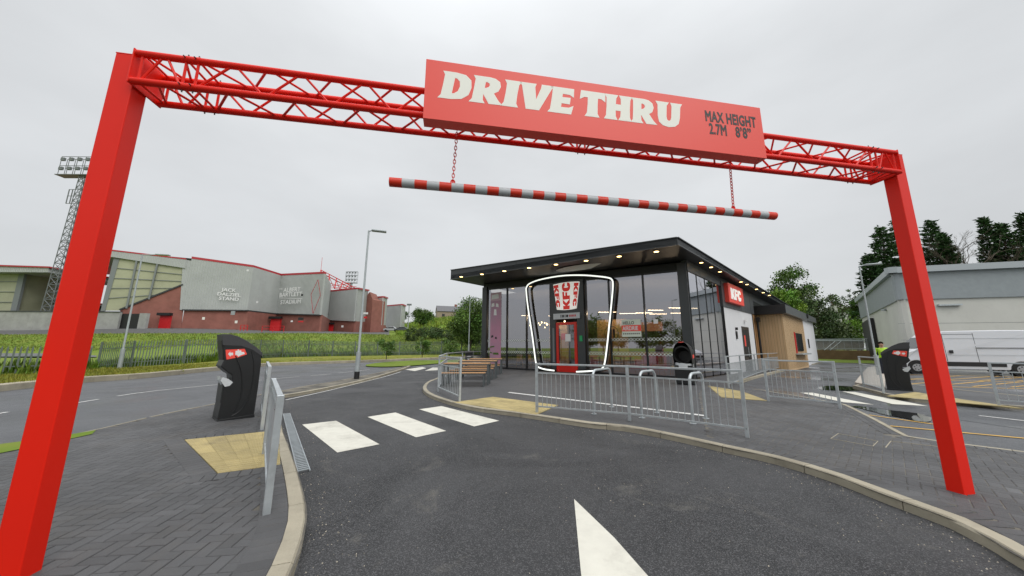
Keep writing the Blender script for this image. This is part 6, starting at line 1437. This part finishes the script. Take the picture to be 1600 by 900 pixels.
for z_ in (2.2, 3.6): b.beam(atp(wc, z_) + nR * -.298, atp(wr2, z_) + nR * -.298, .012, .02)
b.build('panel_joints', M_greycol, wh)
def whray(px, py, o, n): d = ray(px, py); c = Vector((0, 0, EYE)); t = (o - c).dot(n) / d.dot(n); return c + d * t
a_, c_ = whray(1464, 477, wc - nR * .3, nR), whray(1500, 476, wc - nR * .3, nR); b = MB(); b.beam(a_ + nR * .12, c_ + nR * .12, .2, .14); b.build('wall_lamp', M_galv, wh)
a_ = whray(1385, 484, wc - nL * .3, nL); b = MB(); b.box(a_ + nL * .1, (.5, .3, .18)); b.build('wall_lamp', M_galvd, wh)
a_, c_ = whray(1352, 505, wc - nL * .3, nL), whray(1366, 500, wc - nL * .3, nL); b = MB(); b.prism([atp(a_, -.1) + nL * .05, atp(c_, -.1) + nL * .05, atp(c_, a_.z + .2) + nL * .05, atp(a_, a_.z) + nL * .05], nL * .3); b.build('dark_gateway', M_black, wh)
# far low wall with railing, steps, houses
bw0, bw1 = V(1262, 558.5, 50), V(1376, 566, 43); bw0.z = bw1.z = 0
lw = thing('garden_wall', (bw0 + bw1) / 2, 'low brown brick retaining wall with a grey railing on top, beyond the end of the access road', 'wall'); zt_ = up((bw0 + bw1) / 2, 547)
b = MB(); b.prism([bw0 - UP * .1, bw1 - UP * .1, atp(bw1, up(bw1, 548)), atp(bw0, up(bw0, 546.5))], (0, .5, 0)); b.build('brick_wall', mat('brown brick', (.17, .105, .05), .85, var=.2, vscale=1.2), lw)
b = MB(); A_, B_ = atp(bw0, up(bw0, 546.5)), atp(bw1, up(bw1, 548)); hr = up(bw0, 530) - A_.z
for z in (hr, .25): b.beam(A_ + UP * z + Vector((0, .25, 0)), B_ + UP * z + Vector((0, .25, 0)), .06)
n_ = 70
for k in range(n_ + 1): q = A_.lerp(B_, k / n_) + Vector((0, .25, 0)); b.tube([q, q + UP * hr], .018 if k % 7 else .035, 4)
for s in (0, 1): b.tube([V(1288, 547, 46) + Vector((s * .8, 0, 0)), V(1305, 533, 46) + Vector((s * .8, 0, 0))], .04, 5)
b.build('railing', M_galvd, lw)
M_fencewood = mat('grey weathered fence boards', (.16, .13, .11), .85, var=.3, vscale=2); fw = thing('board_fence', V(1300, 545, 54), 'grey weathered board fence with pale capping behind the railing', 'fence')
b = MB(); b.prism([V(1255, 546, 54), V(1350, 547, 50), V(1350, 533, 50), V(1255, 532.5, 54)], (0, .1, 0)); b.build('boards', M_fencewood, fw); b = MB(); b.prism([V(1255, 532.5, 53.9), V(1350, 533, 49.9), V(1350, 530.8, 49.9), V(1255, 530.2, 53.9)], (0, .3, 0)); b.build('capping', M_galvd, fw)
def house(c, w, d, h, rh, wallm, label, roofm, face=0, nwin=2):
    t = thing('house', c, label, 'house', 'distant houses'); R_ = Matrix.Rotation(face, 3, 'Z'); P_ = lambda x, y, z: c + R_ @ Vector((x, y, 0)) + UP * z
    b = MB(); b.prism([P_(-w / 2, -d / 2, -1), P_(w / 2, -d / 2, -1), P_(w / 2, d / 2, -1), P_(-w / 2, d / 2, -1)], UP * (h + 1)); b.prism([P_(-w / 2, -d / 2, h), P_(-w / 2, d / 2, h), P_(-w / 2, 0, h + rh)], R_ @ Vector((w, 0, 0))); b.build('wall', wallm, t)
    b = MB()
    for s in (-1, 1): b.prism([P_(-w / 2 - .2, s * (d / 2 + .25), h - .1), P_(w / 2 + .2, s * (d / 2 + .25), h - .1), P_(w / 2 + .2, 0, h + rh + .1), P_(-w / 2 - .2, 0, h + rh + .1)], UP * .15)
    b.build('roof', roofm, t)
    for k in range(nwin):
        x = -w / 2 + w * (k + .5) / nwin
        b = MB(); b.box(P_(x, -d / 2 - .02, h * .62), (1.0, .1, 1.2), (R_ @ Vector((1, 0, 0)), R_ @ Vector((0, 1, 0)), UP)); b.build('window', M_glassdark, t)
    b = MB(); b.box(P_(w * .3, 0, h + rh + .4), (.8, .6, 1.2)); b.build('chimney', M_brick, t); return t
M_slate = mat('grey roof slates', (.15, .15, .16), .8, var=.1); M_harl = mat('white harling', (.6, .6, .58), .85, var=.05)
house(V(1312, 520, 95), 9, 8, 5.0, 3.0, M_harl, 'white gabled house with grey roof glimpsed between the trees', M_slate, .9)
house(V(1342, 523, 105), 11, 8, 4.5, 3.2, mat('grey render', (.3, .3, .31), .8), 'grey house behind the loose tree, right of the white one', M_slate, -.2)
house(V(700, 505, 130), 9, 7, 4.2, 2.2, mat('tan render', (.34, .28, .20), .85, var=.1), 'small tan house on the hilltop left of the big round tree', M_slate, .3)
q = V(640, 492, 190)
tl_ = thing('tree_belt', q, 'far grey-green tree belt on the horizon right of the stand', 'tree belt'); b = MB(); crown(b, q, (22, 3, 2.0), 50, 60, .5, 99, .0, clr=1.0); b.build('foliage', M_leaf_dull, tl_, recalc=False)
# ================================================================== VEHICLES
def wheel(c, axis, r, w, parent, nm='wheel'):
    b = MB(); A_ = Vector(axis).normalized(); b.tube([c - A_ * w / 2, c + A_ * w / 2], r, 24); o = b.build(nm, M_tyre, parent, bevel=.02, smooth=True)
    b = MB(); f_ = c - A_ * (w / 2 + .001); b.tube([f_, f_ - A_ * .012], r * .62, 20); b.tube([f_ - A_ * .012, f_ - A_ * .03], r * .16, 10); u = A_.orthogonal().normalized(); v = A_.cross(u); b.build('rim', M_alloy, o)
    b = MB()
    for k in range(6): a = k * pi / 3; q = f_ - A_ * .013 + (u * cos(a) + v * sin(a)) * r * .40; b.tube([q, q - A_ * .003], r * .10, 8)
    b.build('rim_hole', M_black, o)
def van(front, d, label):
    """front: ground point under the front bumper on the visible side; d: direction to the rear"""
    d = d.normalized(); n = nrm2(d); n = n if n.y > 0 else -n; n = n if n.dot(vd(front)) > 0 else -n; t = thing('parked_van', front, label, 'van'); P_ = lambda x, y, z: front + d * x + n * y + UP * z
    L_, Wd = 6.0, 2.05
    prof = [(.02, .42), (0, .75), (.06, .98), (.18, 1.12), (.95, 1.36), (1.15, 1.5), (1.75, 2.15), (2.0, 2.36), (2.35, 2.47), (4.5, 2.50), (5.75, 2.47), (5.95, 2.36), (6.0, 2.1), (6.0, .45)]
    def arch(cx, r, n_=9): return [(cx + r * cos(a), .36 + r * sin(a)) for a in [pi * k / n_ for k in range(n_ + 1)]]
    low = [(5.6, .30)] + [q for q in arch(4.98, .42) ] + [(4.5, .30), (1.45, .30)] + [q for q in arch(.95, .42)] + [(.40, .30)]
    out = prof + low
    # body: side panels lofted with tumblehome
    rings = []
    for y, ins in ((0, 0), (.0, 0), (Wd, 0)): rings.append(ins)
    b = MB(); m_ = len(out); tuck = lambda z: .10 * max(0, (z - 1.3) / 1.2) ** 1.4
    vs_ = [P_(x, .05 + tuck(z), z) for x, z in out] + [P_(x, Wd - .05 - tuck(z), z) for x, z in out]
    b.idx(vs_, [tuple(range(m_))[::-1], tuple(range(m_, 2 * m_))] + [(i, (i + 1) % m_, m_ + (i + 1) % m_, m_ + i) for i in range(m_)]); body = b.build('body', M_vanwhite, t, bevel=.035, seg=3)
    def sp(name, pts, m, o_=-.004, th=.012, par=body, bev=0): b = MB(); b.prism([P_(x, .05 + tuck(z) + o_, z) for x, z in pts], n * th); return b.build(name, m, par, bevel=bev)
    sp('side_window', [(1.30, 1.45), (2.15, 1.45), (2.15, 2.02), (1.82, 2.02)], M_glassdark)
    b = MB(); b.prism([P_(1.10, .14, 1.47), P_(1.72, .18, 2.12), P_(1.72, Wd - .18, 2.12), P_(1.10, Wd - .14, 1.47)], (d * -.02 + UP * .015)); b.build('windscreen', M_glassdark, body)
    sp('rub_strip', [(1.50, .48), (4.42, .48), (4.42, .72), (1.50, .72)], M_vanblack, -.02, .03, body, .006); sp('front_bumper', [(-.03, .38), (.50, .36), (.50, .70), (.10, .86), (-.03, .80)], M_vanblack, -.03, .10, t, .02)
    b = MB(); b.prism([P_(-.04, .06, .36), P_(-.04, .06, .80), P_(-.04, Wd - .06, .80), P_(-.04, Wd - .06, .36)], d * .12); b.build('front_bumper', M_vanblack, t, bevel=.03)
    sp('headlamp', [(.10, .98), (.30, 1.16), (.62, 1.28), (.52, 1.08), (.25, .94)], mat('headlamp', (.6, .62, .65), .12, spec=.8), -.01, .03, t)
    for (x0, x1, z0, z1) in ((2.22, 2.225, .75, 2.3), (3.45, 3.455, .5, 2.35)): sp('panel_gap', [(x0, z0), (x1 + .012, z0), (x1 + .012, z1), (x0, z1)], M_vanblack, -.003)
    sp('panel_gap', [(2.22, 2.28), (3.46, 2.28), (3.46, 2.295), (2.22, 2.295)], M_vanblack, -.003); sp('panel_gap', [(3.46, 1.49), (5.6, 1.49), (5.6, 1.525), (3.46, 1.525)], M_vanblack, -.004)
    sp('crease_shade_line', [(2.3, 2.05), (5.6, 2.05), (5.6, 2.056), (2.3, 2.056)], M_galvd, -.003); sp('crease_shade_line', [(2.3, 1.12), (5.7, 1.12), (5.7, 1.126), (2.3, 1.126)], M_galvd, -.003)  # grey strips paint the shade along the pressed creases
    sp('sliding_door_handle', [(2.36, 1.20), (2.52, 1.20), (2.52, 1.38), (2.36, 1.38)], M_vanblack, -.03, .03, body, .01)
    b = MB(); b.box(P_(1.35, -.12, 1.62), (.12, .22, .42), (d, n, UP)); b.build('door_mirror', M_vanblack, t, bevel=.03)
    for cx in (.95, 4.98):
        wheel(P_(cx, .20, .36), n, .34, .24, t); wheel(P_(cx, Wd - .20, .36), n, .34, .24, t)
        b = MB(); b.tube([P_(cx, .09, .36), P_(cx, .42, .36)], .415, 20); b.build('wheel_arch', M_black, t)
    sp('tail_lamp', [(5.86, 1.0), (5.98, 1.0), (5.98, 1.7), (5.86, 1.7)], M_redpaint, -.01, .03, t)
    return t
w1, w2 = G(1437, 584, .004), G(1586, 588, .004); dv = (w2 - w1); sc = 4.03 / dv.length; dv.normalize(); van(w1 - dv * .95 / 1.0, dv, 'white long panel van parked side-on behind the yellow hatching, half behind the right red post')
def small_car(c, d, label, m):
    d = d.normalized(); n = nrm2(d); t = thing('parked_car', c, label, 'car', 'cars parked beside the far end of the stand'); P_ = lambda x, y, z: c + d * x + n * y + UP * z
    b = MB(); pr = [(-2.1, .35), (-2.1, .85), (-1.3, .98), (-.6, 1.42), (.8, 1.45), (1.6, 1.0), (2.1, .9), (2.1, .35)]; b.prism([P_(x, -.85, z) for x, z in pr], n * 1.7); b.build('body', m, t, bevel=.08)
    b = MB(); b.prism([P_(x, -.87, z) for x, z in [(-1.1, 1.0), (-.55, 1.36), (.75, 1.38), (1.35, 1.0)]], n * 1.74); b.build('windows', M_glassdark, t)
    for x in (-1.35, 1.35):
        for y in (-.8, .8): b = MB(); b.tube([P_(x, y - .1, .32), P_(x, y + .1, .32)], .32, 14); b.build('wheel', M_tyre, t)
for i, (x, m_, lab) in enumerate(((611, mat('silver car paint', (.5, .52, .54), .3, .4), 'silver car parked left of the darker one at the far end of the stand'), (628, mat('dark grey car paint', (.10, .11, .12), .3, .3), 'dark grey car parked beside the camera mast'))):
    q = V(x, 518.5, 99); small_car(q, Vector((1, .1, 0)), lab, m_)
# ================================================================== PERSON IN HI-VIS
pp = G(1385.5, 588, .02); sc_ = 1.0
t = None
def person(base_, face, label):
    """skinned body: one continuous mesh"""
    f = Vector(face).normalized(); s = Vector((-f.y, f.x, 0)); P_ = lambda x, y, z: s * x + f * y + UP * z
    J = [('pel', P_(0, 0, .95), .15), ('waist', P_(0, 0, 1.10), .13), ('chest', P_(0, .01, 1.32), .16), ('neck', P_(0, .0, 1.50), .06), ('head0', P_(0, .02, 1.58), .085), ('head1', P_(0, .03, 1.70), .09),
         ('hl', P_(-.10, 0, .90), .10), ('kl', P_(-.11, .04, .50), .065), ('al', P_(-.12, -.02, .09), .045), ('fl', P_(-.13, .14, .04), .04), ('hr', P_(.10, 0, .90), .10), ('kr', P_(.11, .06, .50), .065), ('ar', P_(.12, .0, .09), .045), ('fr', P_(.13, .16, .04), .04),
         ('sl', P_(-.20, 0, 1.42), .065), ('el', P_(-.27, -.02, 1.15), .05), ('wl', P_(-.24, .12, .93), .035), ('hdl', P_(-.23, .18, .86), .03), ('sr', P_(.20, 0, 1.42), .065), ('er', P_(.27, .0, 1.15), .05), ('wr', P_(.22, .18, .98), .035), ('hdr', P_(.20, .25, .93), .03)]
    ix = {j[0]: i for i, j in enumerate(J)}
    Eg = [('pel', 'waist'), ('waist', 'chest'), ('chest', 'neck'), ('neck', 'head0'), ('head0', 'head1'), ('pel', 'hl'), ('hl', 'kl'), ('kl', 'al'), ('al', 'fl'), ('pel', 'hr'), ('hr', 'kr'), ('kr', 'ar'), ('ar', 'fr'), ('chest', 'sl'), ('sl', 'el'), ('el', 'wl'), ('wl', 'hdl'), ('chest', 'sr'), ('sr', 'er'), ('er', 'wr'), ('wr', 'hdr')]
    me = bpy.data.meshes.new('person'); me.from_pydata([j[1] for j in J], [(ix[a], ix[b_]) for a, b_ in Eg], []); o = bpy.data.objects.new('person', me); SC.collection.objects.link(o)
    o.modifiers.new('skin', 'SKIN'); 
    for i, j in enumerate(J): me.skin_vertices[0].data[i].radius = (j[2], j[2])
    me.skin_vertices[0].data[0].use_root = True
    sb_ = o.modifiers.new('sub', 'SUBSURF'); sb_.levels = 2; sb_.render_levels = 2
    dg = bpy.context.evaluated_depsgraph_get(); m2 = bpy.data.meshes.new_from_object(o.evaluated_get(dg)); o.modifiers.clear(); o.data = m2
    mats_ = [mat('navy work trousers', (.02, .025, .04), .8), mat('hi-vis yellow jacket', (.45, .75, .04), .6), mat('skin', (.45, .26, .18), .6), mat('dark boots', (.02, .018, .015), .7)]
    m2.materials.clear(); [m2.materials.append(m) for m in mats_]
    for p in m2.polygons:
        z = p.center.z; lat = abs(p.center.dot(s)); p.use_smooth = True
        p.material_index = 3 if z < .12 else (2 if z > 1.475 else (1 if z > .95 or (lat > .19 and z > .97) else (2 if lat > .19 and z > .78 else 0)))
    o.location = base_; tag(o, label, 'person')
    # hair, face
    b = MB(); hd_ = base_ + P_(0, .03, 1.665)
    for k in range(5): pass
    bm = bmesh.new(); bmesh.ops.create_uvsphere(bm, u_segments=16, v_segments=10, radius=1.0); me3 = bpy.data.meshes.new('hair')
    for v in bm.verts: v.co = Vector(P_(v.co.x * .10, v.co.y * .112 - .018 + .03, v.co.z * .105 + 1.70 + (0 if v.co.z > -.1 else .03)))
    bmesh.ops.delete(bm, geom=[v for v in bm.verts if (v.co.dot(f) > .07 and v.co.z < 1.74) or v.co.z < 1.60], context='VERTS'); bm.to_mesh(me3); me3.materials.append(mat('dark brown hair', (.03, .02, .013), .8)); h_ = bpy.data.objects.new('hair', me3); SC.collection.objects.link(h_); h_.parent = o
    def bit(name, pts, r, m): 
        b = MB(); 
        for q in pts: b.box(base_ + P_(*q), (r, r * .6, r))
        b.build(name, m, o)
    bit('eye', [(-.03, .115, 1.665), (.03, .115, 1.665)], .014, M_black); bit('nose', [(0, .128, 1.635)], .022, mats_[2]); bit('mouth', [(-.01, .118, 1.60), (.01, .118, 1.60)], .016, mat('lips', (.35, .12, .10), .6)); bit('ear', [(-.092, .02, 1.65), (.092, .02, 1.65)], .03, mats_[2])
    return o
person(pp, Vector((-.6, -.8, 0)), 'person in a yellow hi-vis jacket and dark trousers standing behind the right black bin')
# ================================================================== THINGS BEHIND THE CAMERA (seen in the glass)
random.seed(21)
proto = tree(Vector((-46, -40, 0)), 10.0, (4.5, 4.2, 4.0), 'roadside tree reflected in the restaurant glass', M_leaf_mid, 120, 50, 70, .28, group='trees across the road reflected in the windows')
for i in range(30):
    a = radians(192 + i * 4.6); r_ = random.uniform(52, 70); dup(proto, (r_ * cos(a), r_ * sin(a), 0), rz=random.uniform(0, 6), scale=random.uniform(.6, 1.0), label='roadside tree reflected in the restaurant glass')
lamp(Vector((-10, -16, 0)), 8.5, 'street lamp across the road reflected in the restaurant glass', adir=(1, 0, 0))
lamp(Vector((-22, -9, 0)), 8.5, 'far street lamp reflected in the restaurant glass', adir=(1, 0, 0))
